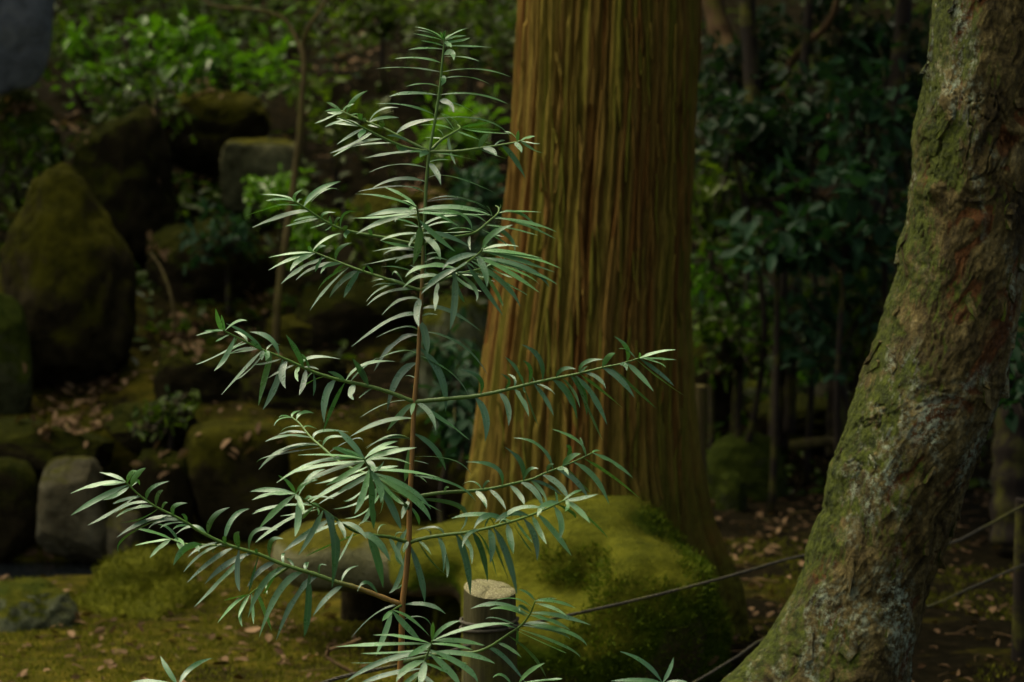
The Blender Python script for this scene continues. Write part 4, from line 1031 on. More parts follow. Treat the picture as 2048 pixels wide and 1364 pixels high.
def leaf_mesh(bx, by, mx, my, tx, ty, w, d0, dd, under, rr, W=None):
    """a lanceolate blade with a folded midrib: base, half-way point, tip in photo pixels; d0 depth of base, dd of the tip"""
    a, m_, t_ = P(bx, by, d0), P(mx, my, d0 + dd * 0.42), P(tx, ty, d0 + dd)
    c = 2 * m_ - (a + t_) / 2
    c = c * 0.86 + (a + t_) / 2 * 0.14
    n = 10
    s = np.linspace(0, 1, n)[:, None]
    ctr = (1 - s) ** 2 * a + 2 * s * (1 - s) * c + s * s * t_
    tg = np.gradient(ctr, axis=0); tg /= np.linalg.norm(tg, axis=1)[:, None] + 1e-12
    chord = math.hypot(tx - bx, ty - by)
    Wp = max(w * 1.06, min(11.0, 4.0 + chord * 0.07)) if W is None else W
    ca = min(1.0, w / Wp)
    ang = math.acos(ca)
    s1 = s[:, 0]
    prof = np.clip(s1 / 0.24, 0, 1) ** 0.9 * np.clip((1.0 - s1) / 0.34, 0, 1) ** 0.7 * (0.9 + 0.1 * np.sin(s1 * math.pi))
    prof = 0.14 * (s1 < 0.05) + prof * (0.96 + 0.08 * rr.random())
    prof[-1] = 0.05
    half = 0.5 * Wp * pxm(d0) * prof
    vd = ctr - CAM; vd /= np.linalg.norm(vd, axis=1)[:, None]
    nim = np.cross(tg, vd); nim /= np.linalg.norm(nim, axis=1)[:, None] + 1e-9
    vp = vd - tg * (vd * tg).sum(1)[:, None]; vp /= np.linalg.norm(vp, axis=1)[:, None] + 1e-9
    best = None
    for sg in (1, -1):
        tw = ang + rr.normal(0, 0.04) + np.linspace(-0.10, 0.10, n) * rr.normal(0, 1)
        side = np.cos(tw)[:, None] * nim + sg * np.sin(tw)[:, None] * vp
        nr = np.cross(tg, side)
        nr[(nr * vd).sum(1) > 0] *= -1                    # the face that looks at the camera
        sc = nr[2:8, 2].mean() * (-1 if under else 1)
        if best is None or sc > best[0]:
            best = (sc, side, nr)
    _, side, nr = best
    up = nr * (1 if nr[2:8, 2].mean() > 0 else -1)
    wav = 0.10 * np.sin(s1 * rr.uniform(5, 11) + rr.uniform(0, 6))[:, None] * half[:, None]
    hl, hr = half.copy(), half.copy()
    if rr.random() < 0.22:                                # nibbled edge
        kk = rr.integers(3, 8); (hl if rr.random() < 0.5 else hr)[kk:kk + 2] *= rr.uniform(0.35, 0.7)
    l = ctr + side * hl[:, None] + up * (0.14 * half[:, None] + wav)
    r = ctr - side * hr[:, None] + up * (0.14 * half[:, None] - wav)
    v = np.stack([l, ctr - up * 0.05 * half[:, None], r], 1).reshape(-1, 3)
    uv = np.stack([np.tile([0.0, 0.5, 1.0], n), np.repeat(s1, 3)], 1)
    f = []
    for k in range(n - 1):
        o = k * 3
        f += [(o, o + 1, o + 4, o + 3), (o + 1, o + 2, o + 5, o + 4)]
    return v, f, uv


rl = np.random.default_rng(99)
leaves = []
for (key, reg), txt in LV.items():
    c, rad = paths[key]
    cd = (c - CAM) @ FW
    cpx = np.stack([1024 + ((c - CAM) @ RT) / cd * FPX, 682 - ((c - CAM) @ UP) / cd * FPX], 1)
    tipp = cpx[-1] if key != 'stem' else cpx[0]
    for ent in txt.replace('\n', '|').split('|'):
        under = ent.startswith('-') and not ent.startswith('-1') or (ent.startswith('-') and key != 'stem')
        if key == 'stem' and reg == 'E': under = False
        if key == 'stem' and reg == 'F' and ent.startswith('-'): under = True
        q = [float(z) for z in (ent[1:] if under else ent).split(',')]
        (bx, by), (mx, my), (tx, ty) = zp(reg, *q[0:2]), zp(reg, *q[2:4]), zp(reg, *q[4:6])
        w = q[6] / 4 * (0.76 + 0.18 * min(1, max(0, (q[6] - 18) / 28)))
        b0 = (bx, by)
        i = int(np.argmin(np.hypot(cpx[:, 0] - bx, cpx[:, 1] - by)))
        dist = math.hypot(cpx[i, 0] - bx, cpx[i, 1] - by)
        k = min(1.0, 14.0 / (dist + 1e-6)) if dist > 3 else 1.0         # bring stray bases onto the twig
        bx, by = bx + (cpx[i, 0] - bx) * min(k, 1.0), by + (cpx[i, 1] - by) * min(k, 1.0)
        mx, my = mx + (cpx[i, 0] - b0[0]) * 0.25, my + (cpx[i, 1] - b0[1]) * 0.25
        d0 = cd[i]
        ch = math.hypot(tx - bx, ty - by)
        nat = rl.uniform(95, 125)
        miss = math.sqrt(max(0, nat * nat - ch * ch)) * pxm(d0)
        dd = -0.45 * miss if (w >= 7.5 and ch < 75) else rl.choice([-1, 1]) * min(0.3 * miss, 0.03)
        v, f, uv = leaf_mesh(bx, by, mx, my, tx, ty, w, d0, dd, under, rl)
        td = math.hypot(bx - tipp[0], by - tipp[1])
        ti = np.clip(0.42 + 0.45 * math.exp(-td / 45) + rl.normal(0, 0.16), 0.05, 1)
        leaves.append((ch * max(w, 4), key, v, f, uv, ti))
order = sorted(range(len(leaves)), key=lambda i: -leaves[i][0])
small = MB(); suv = []
for rank, i in enumerate(order):
    _, key, v, f, uv, ti = leaves[i]
    if rank < 300:
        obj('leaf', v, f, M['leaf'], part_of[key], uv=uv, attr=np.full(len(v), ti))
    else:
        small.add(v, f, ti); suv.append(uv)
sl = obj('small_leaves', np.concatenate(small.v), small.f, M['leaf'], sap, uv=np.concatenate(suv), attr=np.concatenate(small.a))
tag(sl, kind='stuff')
print('leaves', len(leaves))

# ------------------------------------------------------------------ posts and ropes
def round_post(name, label, px, py_top, w_top, w_bot, d, mat, slope=0.0, z_bot=-0.1, sides=48):
    top = P(px, py_top, d)
    zs = np.concatenate([np.linspace(z_bot, top[2], 40)])
    th = np.arange(sides) * 2 * math.pi / sides
    T, Z = np.meshgrid(th, zs)
    u_ = (Z - z_bot) / (top[2] - z_bot)
    r = (w_bot * (1 - u_) + w_top * u_) * pxm(d) / 2
    r = r * (1 + 0.03 * np.sin(T * 3 + 1)) + 0.0022 * fbm(np.stack([np.cos(T) * 9, np.sin(T) * 9, Z * 3], -1), 3) - 0.0016 * (np.abs(np.sin(T * 17 + 2 * fbm(np.stack([np.cos(T) * 2, np.sin(T) * 2, Z * 2], -1), 2))) < 0.16)
    X = top[0] + r * np.cos(T); Y = top[1] + r * np.sin(T)
    Z = Z + u_ ** 6 * (-slope * (Y - top[1]) * -1 - 0.10 * (X - top[0]))
    V = np.stack([X, Y, Z], -1).reshape(-1, 3)
    root = empty(name, (top[0], top[1], max(z_bot, gz_at(top[0], top[1]))), label, 'post')
    obj('shaft', V, grid_faces(len(zs), sides), M[mat], root)
    # sawn end with its own rim and pith hole
    last = V[-sides:]
    chk = [int(sides * k_) for k_ in (0.08, 0.37, 0.71)]          # drying checks
    c = last.mean(0)
    rings = [last]
    for k in (0.93, 0.7, 0.45, 0.22, 0.07):
        q = c + (last - c) * k
        q[:, 2] += 0.0035 * (1 if k > 0.1 else -1.2) + 0.0016 * fbm(q * 120, 2)
        for ck in chk:
            q[ck, 2] -= 0.012 * k
        rings.append(q)
    v = np.vstack(rings + [c[None] + np.array([[0, 0, -0.006]])])
    f = grid_faces(len(rings), sides)
    o = (len(rings) - 1) * sides
    f += [(o + k, o + (k + 1) % sides, len(v) - 1) for k in range(sides)]
    return root, v, f


m, nt, b = new_mat('sawn end grain')
g = pos(nt); p = g.outputs['Position']
n1 = noise(nt, p, 190, 5, 0.75); n2 = noise(nt, p, 30, 4)
c = ramp(nt, n1, [(0.32, (0.05, 0.05, 0.02)), (0.5, (0.17, 0.165, 0.08)), (0.68, (0.36, 0.35, 0.20))])
c = mixc(nt, ramp(nt, n2, [(0.45, (0, 0, 0)), (0.7, (0.6, 0.6, 0.6))]), c, (0.14, 0.15, 0.05))
tc = nt.nodes.new('ShaderNodeTexCoord')
sp = nt.nodes.new('ShaderNodeVectorMath'); sp.operation = 'MULTIPLY'; sp.inputs[1].default_value = (1, 1, 0)
nt.links.new(tc.outputs['Object'], sp.inputs[0])
ln_ = nt.nodes.new('ShaderNodeVectorMath'); ln_.operation = 'LENGTH'
nt.links.new(sp.outputs[0], ln_.inputs[0])
ring = mth(nt, 'SINE', mth(nt, 'ADD', mth(nt, 'MULTIPLY', ln_.outputs['Value'], 1150.0), mth(nt, 'MULTIPLY', noise(nt, p, 45, 3), 6.0)))
c = mixc(nt, 0.55, c, ramp(nt, ring, [(0.0, (1.15, 1.15, 1.1)), (0.55, (0.9, 0.88, 0.8)), (1.0, (0.45, 0.42, 0.34))]), 'MULTIPLY')
nt.links.new(c, b.inputs['Base Color']); b.inputs['Roughness'].default_value = 0.85
bump(nt, b, n1, 1.0, 0.004)
M['endgrain'] = m
STUMP_D = 5.15
stump, v, f = round_post('wooden_stake', 'short round wooden stake with pale sawn top behind the sapling', 978, 1179, 103, 132, STUMP_D, 'post', 0.16, -0.1)
obj('sawn_top', v, f, M['endgrain'], stump)
rp, v, f = round_post('rope_post', 'dark slim rope post at the right edge of the picture', 2046, 1000, 30, 36, 6.6, 'stem_dark', 0.0, -0.1, 20)
obj('cap', v, f, M['stem_dark'], rp)
bp, v, f = round_post('garden_post', 'dim upright post close behind the right side of the cedar', 1399, 772, 30, 34, 8.75, 'stem_olive', 0.0, -0.1, 20)
obj('cap', v, f, M['stem_olive'], bp)


def rope(label, pts, r=0.0036, loop=None):
    c = spline([P(*q) for q in pts], 420)
    t, n, b_ = frames(c)
    L = np.concatenate([[0], np.cumsum(np.linalg.norm(np.diff(c, axis=0), axis=1))])
    root = empty('rope', c[0], label, 'rope', 'ropes strung between posts')
    for k in range(3):
        a = L / 0.030 * 2 * math.pi + k * 2 * math.pi / 3
        s = c + 0.55 * r * (np.cos(a)[:, None] * n + np.sin(a)[:, None] * b_)
        v, f = tube(s, r * 0.62, 6)
        obj('strand', v, f, M['rope'], root)
    if loop:                                           # turns taken round the stake
        sx_, sy_, z_, rad_ = loop
        a = np.linspace(0, 4 * math.pi, 90)
        hx = np.stack([sx_ + rad_ * np.cos(a), sy_ + rad_ * np.sin(a), z_ + 0.0065 * a / math.pi / 2 * 2 + 0.002 * np.sin(a * 1.5)], 1)
        v, f = tube(hx, r * 1.1, 8)
        obj('loop', v, f, M['rope'], root)
    return root


rope('upper rope rising from the wooden stake behind the leaning trunk', [(1020, 1256, 5.10), (1145, 1229, 5.35), (1290, 1196, 5.6), (1450, 1155, 5.85), (1610, 1111, 6.1), (1760, 1098, 6.22), (1890, 1089, 6.32), (1965, 1056, 6.42), (2046, 1012, 6.5), (2110, 985, 6.6)], 0.0036, (P(978, 1179, STUMP_D)[0], P(978, 1179, STUMP_D)[1], P(1000, 1262, STUMP_D)[2], 0.0605))
rope('lower rope passing behind the foot of the leaning trunk', [(1015, 1560, 5.2), (1200, 1470, 5.5), (1390, 1364, 5.85), (1470, 1316, 6.0), (1545, 1272, 6.12), (1700, 1250, 6.25), (1845, 1217, 6.35), (1950, 1172, 6.45), (2046, 1130, 6.52), (2110, 1105, 6.6)], 0.0030)
rope('dark rope running left from the stake along the bottom edge', [(940, 1290, 5.12), (860, 1315, 5.08), (760, 1338, 5.0), (700, 1350, 4.97), (640, 1368, 4.95), (500, 1420, 4.9), (380, 1500, 4.85)], 0.0036)


# ------------------------------------------------------------------ background stems and trunks
def bare_tree(name, label, stems, mat, cat='tree', crown=None):
    base = P(*stems[0][0][0]); gzv = gz_at(base[0], base[1])
    root = empty(name, (base[0], base[1], min(base[2], gzv)), label, cat)
    for k, (pts, r0, r1) in enumerate(stems):
        c = spline([P(*q) for q in pts], 10 * len(pts))
        rad = np.linspace(r0, r1, len(c)) * (1 + 0.07 * np.sin(np.arange(len(c)) * 1.3))
        c = c + 0.006 * np.stack([fbm(c * 6, 2), fbm(c * 6 + 9, 2), 0 * c[:, 0]], 1)
        v, f = tube(c, rad, 14)
        obj('trunk' if k == 0 else 'limb', v, f, M[mat], root)
    return root


bare_tree('bare_sapling', 'thin pale olive bare sapling with forked top among the rocks at left', [
    ([(552, 690, 9.35), (556, 600, 9.35), (575, 450, 9.38), (590, 350, 9.4), (602, 240, 9.4), (606, 150, 9.42), (604, 90, 9.45)], 0.017, 0.011),
    ([(604, 92, 9.45), (622, 50, 9.4), (648, 10, 9.4), (680, -60, 9.4)], 0.010, 0.006),
    ([(606, 110, 9.45), (570, 40, 9.5), (500, 18, 9.5), (430, 12, 9.55), (380, -20, 9.6)], 0.009, 0.004)], 'stem_olive')
bare_tree('seedling_stem', 'spindly green bare stem on the bank right of the pyramid boulder', [([(350, 660, 9.2), (345, 600, 9.2), (325, 540, 9.25), (300, 505, 9.3)], 0.008, 0.004)], 'stem_olive', 'sapling')
T1 = bare_tree('slanting_tree', 'brown trunk slanting left among dark leaves right of the cedar', [
    ([(1745, 700, 9.9), (1715, 560, 10.0), (1675, 420, 10.1), (1640, 340, 10.15), (1600, 265, 10.2), (1540, 190, 10.3), (1470, 120, 10.4), (1430, 20, 10.5), (1400, -200, 10.6), (1380, -900, 10.8)], 0.065, 0.045),
    ([(1540, 190, 10.3), (1600, 100, 10.2), (1660, 40, 10.1), (1700, -80, 10.0)], 0.02, 0.012)], 'stem_brown')
T2 = bare_tree('slim_tree', 'slim black trunk standing among the shrubs right of the cedar', [([(1578, 870, 9.7), (1585, 700, 9.7), (1592, 560, 9.7), (1600, 460, 9.72), (1612, 330, 9.8), (1600, 200, 9.85), (1620, -100, 9.9), (1600, -900, 10)], 0.024, 0.016)], 'stem_dark')
T3 = bare_tree('dark_tree', 'thick dark trunk between the moss topped and pale stone blocks', [([(1556, 900, 9.75), (1560, 780, 9.75), (1566, 690, 9.8), (1560, 560, 9.85), (1520, 350, 9.9), (1500, 100, 9.95), (1480, -300, 10), (1440, -900, 10.1)], 0.042, 0.03)], 'stem_dark')
T4 = bare_tree('dark_tree', 'thick dark trunk left of the leaning tree beyond the pale block', [([(1672, 920, 9.6), (1676, 780, 9.6), (1688, 680, 9.65), (1710, 560, 9.7), (1760, 350, 9.8), (1800, 100, 9.9), (1820, -300, 10), (1860, -900, 10.1)], 0.042, 0.03)], 'stem_dark')
T5 = bare_tree('dark_tree', 'wide black trunk at the right edge behind the leaning tree', [([(2024, 1090, 8.2), (2026, 950, 8.2), (2034, 800, 8.2), (2046, 620, 8.25), (2070, 300, 8.3), (2090, -100, 8.4), (2100, -900, 8.5)], 0.075, 0.055)], 'stem_dark')
bare_tree('fallen_log', 'thin fallen log lying on the ground left of the leaning trunk', [([(1580, 893, 9.5), (1640, 884, 9.5), (1700, 886, 9.5), (1780, 894, 9.5)], 0.022, 0.018)], 'stem_olive', 'log')
bare_tree('fallen_twig', 'curved brown twig on the moss below the sapling at bottom', [
    ([(705, 1346, 6.3), (672, 1328, 6.3), (652, 1312, 6.32), (658, 1300, 6.33), (690, 1290, 6.35), (720, 1278, 6.36)], 0.0055, 0.004),
    ([(652, 1310, 6.32), (655, 1300, 6.3), (652, 1292, 6.3)], 0.005, 0.003)], 'stem_brown', 'twig')


# ------------------------------------------------------------------ shrubs
def shrub(label, px, py, d, w, h, n, lpx, mat, seed, name='shrub', depth=0.5, tint=0.5, stem='stem_dark', stems=6):
    """stems fanning from the ground, leaves set round the ends of side twigs"""
    r = np.random.default_rng(seed)
    c = P(px, py, d)
    W, H, L = w * pxm(d) / 2, h * pxm(d) / 2, lpx * pxm(d)
    gy_ = c[1]
    base = np.array([c[0], gy_, min(gz_at(c[0], gy_), c[2] - 0.4 * H)])
    root = empty(name, base, label, 'shrub')
    mb, lf = MB(), MB()
    per = max(4, n // (stems * 9))
    fork = np.array([c[0] + r.normal(0, 0.1 * W), c[1], c[2] - 0.75 * H])
    if fork[2] > base[2] + 0.05:                       # one leaning main stem up to where it forks
        cv = spline([base, (base + fork) / 2 + r.normal(0, 0.05, 3) * [1, 1, 0], fork], 12)
        v, f = tube(cv, np.linspace(0.014, 0.010, 12), 7); mb.add(v, f)
    else:
        fork = base
    for k in range(stems):
        a = r.normal(0, 0.42, 3) * np.array([W * 1.2, depth * 0.55, H * 1.0])
        tip = c + np.clip(a, -np.array([W, depth, H]) * 0.95, np.array([W, depth, H]) * 0.95)
        mid = (fork + tip) / 2 + r.normal(0, 0.05, 3)
        cv = spline([fork, mid, tip], 14)
        v, f = tube(cv, np.linspace(0.009, 0.003, 14), 6); mb.add(v, f)
        for j in range(9):
            q = cv[r.integers(5, 14)]
            e = q + r.normal(0, 1, 3) * np.array([W * 0.5, depth * 0.35, H * 0.45])
            e = c + np.clip(e - c, -np.array([W, depth, H]), np.array([W, depth, H]))
            tw = spline([q, (q + e) / 2 + [0, 0, 0.02], e], 8)
            v, f = tube(tw, np.linspace(0.004, 0.0015, 8), 5); mb.add(v, f)
            uu = r.integers(2, 8, per)
            cen = tw[uu] + r.normal(0, L * 0.25, (per, 3))
            dr = (e - q) / (np.linalg.norm(e - q) + 1e-6) * 0.5 + r.normal(0, 0.8, (per, 3))
            leaf_cloud(lf, cen, dr, L, r, tint + r.normal(0, 0.12))
    mb.build('stems', M[stem], root)
    tag(lf.build('foliage', M[mat], root), kind='stuff')
    return root


SH = [
    ('bright green leafy shrub under the top edge at upper left', 270, 120, 11.2, 250, 150, 420, 34, 'shrub_bright', 0.55),
    ('bright green shrub with pale glints left of the bare sapling', 450, 120, 11.4, 260, 170, 420, 32, 'shrub_bright', 0.6),
    ('dim green shrub between the standing stone and the bright shrubs', 170, 60, 11.8, 180, 160, 260, 28, 'shrub_mid', 0.4),
    ('low green shrub at the top edge above the sapling tip', 780, 30, 12.0, 330, 110, 360, 28, 'shrub_mid', 0.65),
    ('green shrub at the top edge left of the cedar', 950, 60, 11.6, 170, 150, 220, 28, 'shrub_mid', 0.5),
    ('loose green shrub behind the left branches of the upper sapling', 680, 220, 11.0, 220, 120, 260, 30, 'shrub_mid', 0.85),
    ('yellow green shrub glowing between sapling tip and cedar', 900, 265, 10.6, 170, 130, 150, 32, 'shrub_bright', 0.8),
    ('dark green shrub in front of the mossy hump at upper left', 300, 225, 10.7, 210, 130, 200, 28, 'shrub_mid', 0.35),
    ('small bright fern like plant beside the pale stone block', 555, 372, 10.0, 90, 70, 70, 26, 'shrub_bright', 0.95),
    ('small bright plant behind the left middle branches of the sapling', 625, 460, 9.8, 90, 90, 70, 26, 'shrub_bright', 0.8),
    ('dull green plant on the bank under the pale stone block', 455, 455, 9.7, 150, 110, 130, 26, 'shrub_teal', 0.25),
    ('dark green plant over the rock at the left edge', 55, 320, 10.0, 130, 150, 150, 28, 'shrub_mid', 0.3),
    ('blue green leafy plant close behind the sapling stem', 900, 790, 7.9, 110, 260, 60, 52, 'shrub_teal', 0.1),
    ('green plant behind the middle of the sapling', 770, 480, 9.6, 170, 150, 130, 30, 'shrub_mid', 0.7),
    ('pale green plant left of the cedar at mid height', 950, 400, 9.2, 100, 190, 90, 36, 'shrub_teal', 0.45),
    ('small tufted plant on top of the low wall', 340, 838, 8.6, 80, 50, 60, 24, 'shrub_mid', 0.5),
    ('dim shrub high on the slope left of the cedar top', 890, 110, 13.0, 330, 190, 420, 26, 'shrub_mid', 0.3),
    ('dim shrub high on the slope above the mossy hump', 600, 90, 13.2, 340, 200, 420, 26, 'shrub_mid', 0.35),
    ('shadowed shrub on the slope above the brown rock', 360, 60, 13.2, 340, 180, 380, 26, 'shrub_mid', 0.3),
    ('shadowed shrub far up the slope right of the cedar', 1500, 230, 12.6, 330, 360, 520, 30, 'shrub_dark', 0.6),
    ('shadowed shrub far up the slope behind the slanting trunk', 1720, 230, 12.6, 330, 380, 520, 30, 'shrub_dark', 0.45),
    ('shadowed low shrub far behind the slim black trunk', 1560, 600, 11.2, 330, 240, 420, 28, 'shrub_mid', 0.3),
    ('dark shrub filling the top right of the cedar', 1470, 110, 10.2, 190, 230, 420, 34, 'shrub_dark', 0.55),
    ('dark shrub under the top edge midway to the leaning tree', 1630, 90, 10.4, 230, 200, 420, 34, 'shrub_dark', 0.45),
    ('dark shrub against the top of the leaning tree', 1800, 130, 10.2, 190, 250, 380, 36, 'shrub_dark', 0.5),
    ('olive shrub hugging the right side of the cedar', 1430, 390, 9.4, 140, 230, 260, 36, 'shrub_mid', 0.6),
    ('dark shrub around the slanting brown trunk', 1560, 330, 9.7, 230, 200, 280, 36, 'shrub_dark', 0.7),
    ('large leaved blue green shrub left of the leaning trunk', 1690, 440, 8.7, 240, 200, 300, 50, 'shrub_teal', 0.2),
    ('blue green shrub leaning over the slim black trunk', 1550, 470, 8.9, 190, 130, 220, 48, 'shrub_teal', 0.1),
    ('yellow green shrub low right of the cedar', 1470, 600, 9.5, 190, 170, 260, 34, 'shrub_bright', 0.10),
    ('dim green shrub above the thick dark trunks', 1660, 620, 10.0, 220, 150, 260, 32, 'shrub_mid', 0.4),
    ('dark shrub left of the leaning trunk at mid height', 1770, 300, 10.6, 160, 200, 260, 32, 'shrub_dark', 0.4),
    ('drooping blue green leaf spray high beside the leaning trunk', 1770, 220, 8.8, 190, 260, 260, 46, 'shrub_teal', 0.1),
    ('drooping dark green leaf spray high right of the cedar', 1480, 230, 9.2, 190, 220, 260, 42, 'shrub_dark', 0.8),
    ('green leaf spray in front of the slanting trunk', 1620, 230, 9.4, 210, 200, 240, 42, 'shrub_dark', 0.7),
    ('olive leaf spray low beside the leaning trunk', 1740, 600, 9.3, 150, 190, 200, 38, 'shrub_mid', 0.55),
    ('low dark shrub right behind the moss topped stone block', 1480, 700, 10.6, 200, 130, 240, 30, 'shrub_mid', 0.25),
    ('low dark shrub between the two thick dark trunks', 1625, 690, 10.7, 170, 120, 220, 30, 'shrub_dark', 0.6),
    ('low dim shrub touching the left side of the leaning trunk', 1735, 730, 10.2, 130, 150, 180, 32, 'shrub_mid', 0.2),
    ('leafy green shrub growing low between cedar and slim black trunk', 1490, 690, 9.3, 190, 150, 260, 36, 'shrub_mid', 0.3),
    ('leafy blue green shrub growing low in front of the pale stone block', 1655, 640, 9.1, 170, 190, 240, 40, 'shrub_teal', 0.0),
    ('low yellow green plant beyond the pale stone block', 1630, 735, 10.4, 170, 90, 150, 28, 'shrub_bright', 0.3),
    ('blue green leaves hanging at the right edge behind the leaning tree', 2050, 735, 7.2, 60, 160, 40, 46, 'shrub_teal', 0.2),
]
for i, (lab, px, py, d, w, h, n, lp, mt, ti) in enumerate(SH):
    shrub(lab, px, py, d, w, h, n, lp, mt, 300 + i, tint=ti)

# neighbouring seedlings whose tips reach into the bottom of the frame
def seedling(label, px, py, d, lvs, seed):
    r = np.random.default_rng(seed)
    top = P(px, py, d); g0 = gz_at(top[0], top[1])
    root = empty('conifer_seedling', (top[0], top[1], g0), label, 'seedling')
    c = spline([[top[0] + .02, top[1], g0 - .01], [top[0] - .01, top[1], (g0 + top[2]) / 2], top], 20)
    v, f = tube(c, np.linspace(0.004, 0.0015, 20), 8)
    st = obj('stem', v, f, M['stem'], root, attr=np.zeros(len(v)))
    for (x0, y0, mx, my, tx, ty, w) in lvs:
        v, f, uv = leaf_mesh(x0, y0, mx, my, tx, ty, w, d, r.normal(0, .02), False, r)
        obj('leaf', v, f, M['leaf'], st, uv=uv, attr=np.full(len(v), 0.5))


seedling('seedling tip poking up at the bottom edge left of the sapling', 357, 1372, 4.7, [(357, 1372, 335, 1340, 321, 1312, 10), (357, 1372, 380, 1335, 425, 1316, 10), (357, 1374, 310, 1362, 262, 1364, 7), (357, 1374, 400, 1370, 440, 1385, 8), (357, 1376, 340, 1390, 310, 1430, 9)], 3)
seedling('seedling tip poking up at the bottom edge below the leaning tree', 1325, 1366, 4.8, [(1325, 1366, 1290, 1325, 1240, 1303, 8), (1325, 1366, 1340, 1340, 1347, 1315, 8), (1325, 1366, 1280, 1360, 1222, 1362, 9), (1325, 1368, 1355, 1362, 1385, 1370, 7), (1325, 1368, 1310, 1390, 1290, 1430, 9)], 4)


# ------------------------------------------------------------------ fallen leaves
def dead_leaf(name, label, px, py, d, w, h, tintv, ang=0.0, lift=0.0):
    c = P(px, py, d)
    n = 7
    s = np.linspace(-1, 1, n)
    hw = 0.5 * h * pxm(d) * np.sqrt(np.clip(1 - s ** 2, 0.02, 1)) * 1.9
    L = 0.5 * w * pxm(d)
    curl = 0.35 * L * (s ** 2) * 0.5
    e = np.array([math.cos(ang), 0.25 * math.sin(ang), math.sin(ang)]); e /= np.linalg.norm(e)
    o_ = np.array([0, 1.0, 0.35])
    mid = c + s[:, None] * L * e + curl[:, None] * np.array([0, 0, 0.5])
    l, r_ = mid + hw[:, None] * o_ + [0, 0, .004], mid - hw[:, None] * o_ + [0, 0, .004]
    v = np.stack([l, mid, r_], 1).reshape(-1, 3)
    f = []
    for k in range(n - 1):
        q = 3 * k
        f += [(q, q + 1, q + 4, q + 3), (q + 1, q + 2, q + 5, q + 4)]
    o = obj(name, v, f, M['litter'], loc=c, attr=np.full(len(v), tintv))
    return tag(o, label, 'leaf')


dead_leaf('fallen_leaf', 'long curled red brown dead leaf lying on the mossy boulder', 1062, 1147, 6.42, 62, 12, 0.55)
dead_leaf('fallen_leaf', 'small pale dead leaf on the crown of the mossy boulder', 1241, 994, 6.72, 18, 9, 0.95)
dead_leaf('fallen_leaf', 'pale crumpled dead leaf on the moss left of the dark hollow', 505, 1262, 6.9, 34, 10, 0.9, 0.1)
dead_leaf('fallen_leaf', 'dark folded dead leaf on moss at bottom left', 240, 1307, 6.75, 38, 12, 0.35, -0.1)
dead_leaf('fallen_leaf', 'pale dead leaf by the lower rope left of the leaning tree', 1425, 1325, 6.3, 30, 12, 0.85, 0.5)
dead_leaf('fallen_leaf', 'large yellowish dead leaf at the bottom left corner', 30, 1345, 6.6, 60, 12, 0.6)

rf = np.random.default_rng(17)
lit = MB()
n = 8000
px_ = rf.uniform(-3.6, 3.6, n * 3); py_ = rf.uniform(5.2, 14.5, n * 3)
dens = 0.16 + 0.30 * (px_ < -0.2) * (py_ < 8.2) + 0.75 * sstep(8.3, 9.2, py_) * sstep(-0.15, 0.35, fbm(np.stack([px_ * 0.8, py_ * 0.8, px_ * 0], -1), 3)) + 0.22 * (px_ > 0.3) * (py_ < 9)
keep = rf.random(n * 3) < dens
px_, py_ = px_[keep][:n], py_[keep][:n]
pz_ = terrain(px_, py_) + 0.006
cen = np.stack([px_, py_, pz_], -1)
aa = rf.uniform(0, 2 * math.pi, len(cen))
leaf_cloud(lit, cen, np.stack([np.cos(aa), np.sin(aa), 0 * aa + 0.12], -1), 0.034, rf, 0.36, 0.0)
tag(lit.build('leaf_litter', M['litter']), 'brown fallen leaves scattered over the floor and hillside', 'litter', kind='stuff')

# low leafy ground cover and seedlings that carpet the hillside
gc = MB()
n = 42000
px_ = rf.uniform(-4.5, 4.5, n); py_ = 9.3 + 9.0 * rf.random(n) ** 1.3
cl_ = fbm(np.stack([px_ * 1.3, py_ * 1.3, px_ * 0 + 31], -1), 3)
keep = rf.random(n) < 0.22 + 0.78 * sstep(-0.12, 0.2, cl_)
px_, py_, cl_ = px_[keep], py_[keep], cl_[keep]
pz_ = terrain(px_, py_) + 0.02 + 0.22 * rf.random(len(px_)) ** 1.5 * sstep(-0.05, 0.35, cl_)
aa = rf.uniform(0, 2 * math.pi, len(px_))
leaf_cloud(gc, np.stack([px_, py_, pz_], -1), np.stack([np.cos(aa), np.sin(aa), 0 * aa + 0.1], -1), 0.06, rf, 0.35)
tag(gc.build('ground_cover', M['shrub_mid']), 'low leafy ground cover carpeting the hillside', 'ground cover', kind='stuff')


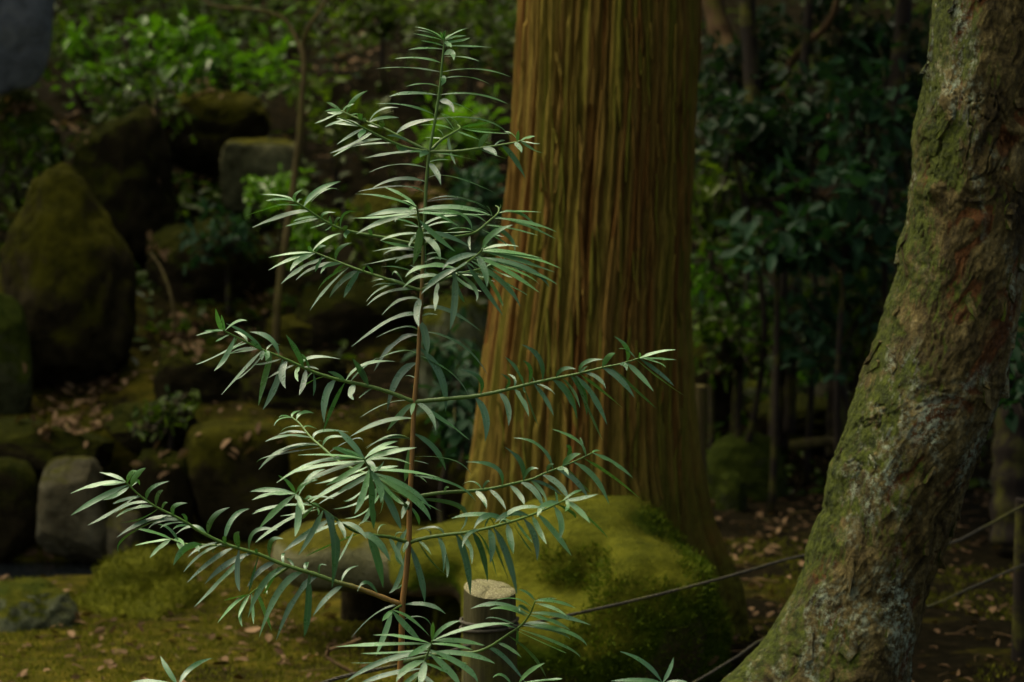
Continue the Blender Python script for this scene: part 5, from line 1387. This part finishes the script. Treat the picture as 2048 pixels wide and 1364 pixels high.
# ------------------------------------------------------------------ unseen crowns overhead, placed to keep the hillside and the right side in shade
def crown(parent, centre, radii, n, seed, size=0.22, mat='canopy', name='crown'):
    r = np.random.default_rng(seed)
    k = max(12, n // 120)
    cl = r.normal(0, 1, (k, 3)); cl /= np.linalg.norm(cl, axis=1)[:, None]
    cl = cl * r.random(k)[:, None] ** 0.4 * np.array(radii) + np.array(centre)
    cc = cl[r.integers(0, k, n)] + r.normal(0, 0.30, (n, 3)) * np.array([1.1, 1.1, 0.5])
    mb = MB()
    leaf_cloud(mb, cc, r.normal(0, 1, (n, 3)) * np.array([1, 1, 0.3]), size, r, 0.5)
    tag(mb.build(name, M[mat], parent), kind='stuff')


crown(CEDAR, (0.45, 7.6, 9.4), (2.1, 1.8, 2.2), 5000, 1, 0.30)
crown(LEAN, (1.6, 6.6, 5.6), (1.9, 1.7, 1.0), 5000, 2, 0.26)
crown(T1, (1.6, 11.4, 5.8), (1.8, 1.6, 1.2), 3500, 3, 0.28)
crown(T2, (1.4, 9.6, 4.6), (1.6, 1.5, 1.0), 4000, 4, 0.26)
crown(T3, (1.0, 12.0, 5.2), (1.5, 1.5, 0.9), 3000, 5, 0.26)
crown(T4, (2.3, 9.8, 4.9), (1.8, 1.8, 1.1), 4000, 6, 0.26)
crown(T5, (2.6, 7.8, 4.6), (1.7, 1.8, 1.1), 5000, 7, 0.26)


def offside_tree(label, x, y, h, radii, n, seed):  # unseen trees, added only to shade the hillside and the cedar
    z0 = gz_at(x, y)
    root = empty('shade_tree', (x, y, z0), label, 'tree', 'unseen trees added for shade')
    c = spline([[x, y, z0 - .1], [x + .08, y, z0 + h * .5], [x - .05, y + .1, z0 + h]], 24)
    v, f = tube(c, np.linspace(0.16, 0.05, 24), 14)
    obj('trunk', v, f, M['stem_brown'], root)
    crown(root, (x, y, z0 + h), radii, n, seed, 0.28)


OFF = [(-4.7, 9.9, 4.8, (2.1, 2.0, 1.0)), (-5.2, 15.5, 4.5, (3.0, 2.6, 1.4)), (0.6, 20.5, 3.6, (3.6, 2.4, 1.4)), (5.0, 14.5, 4.6, (2.8, 2.6, 1.4)), (-2.2, 19.0, 3.8, (3.0, 2.4, 1.4)), (5.2, 3.0, 5.4, (2.2, 2.4, 1.4)), (4.6, 19.5, 4.0, (3.0, 2.4, 1.4))]
for i, (x, y, h, rr_) in enumerate(OFF):
    offside_tree('unseen tree added outside the picture to shade the hillside', x, y, h, rr_, 4500, 60 + i)
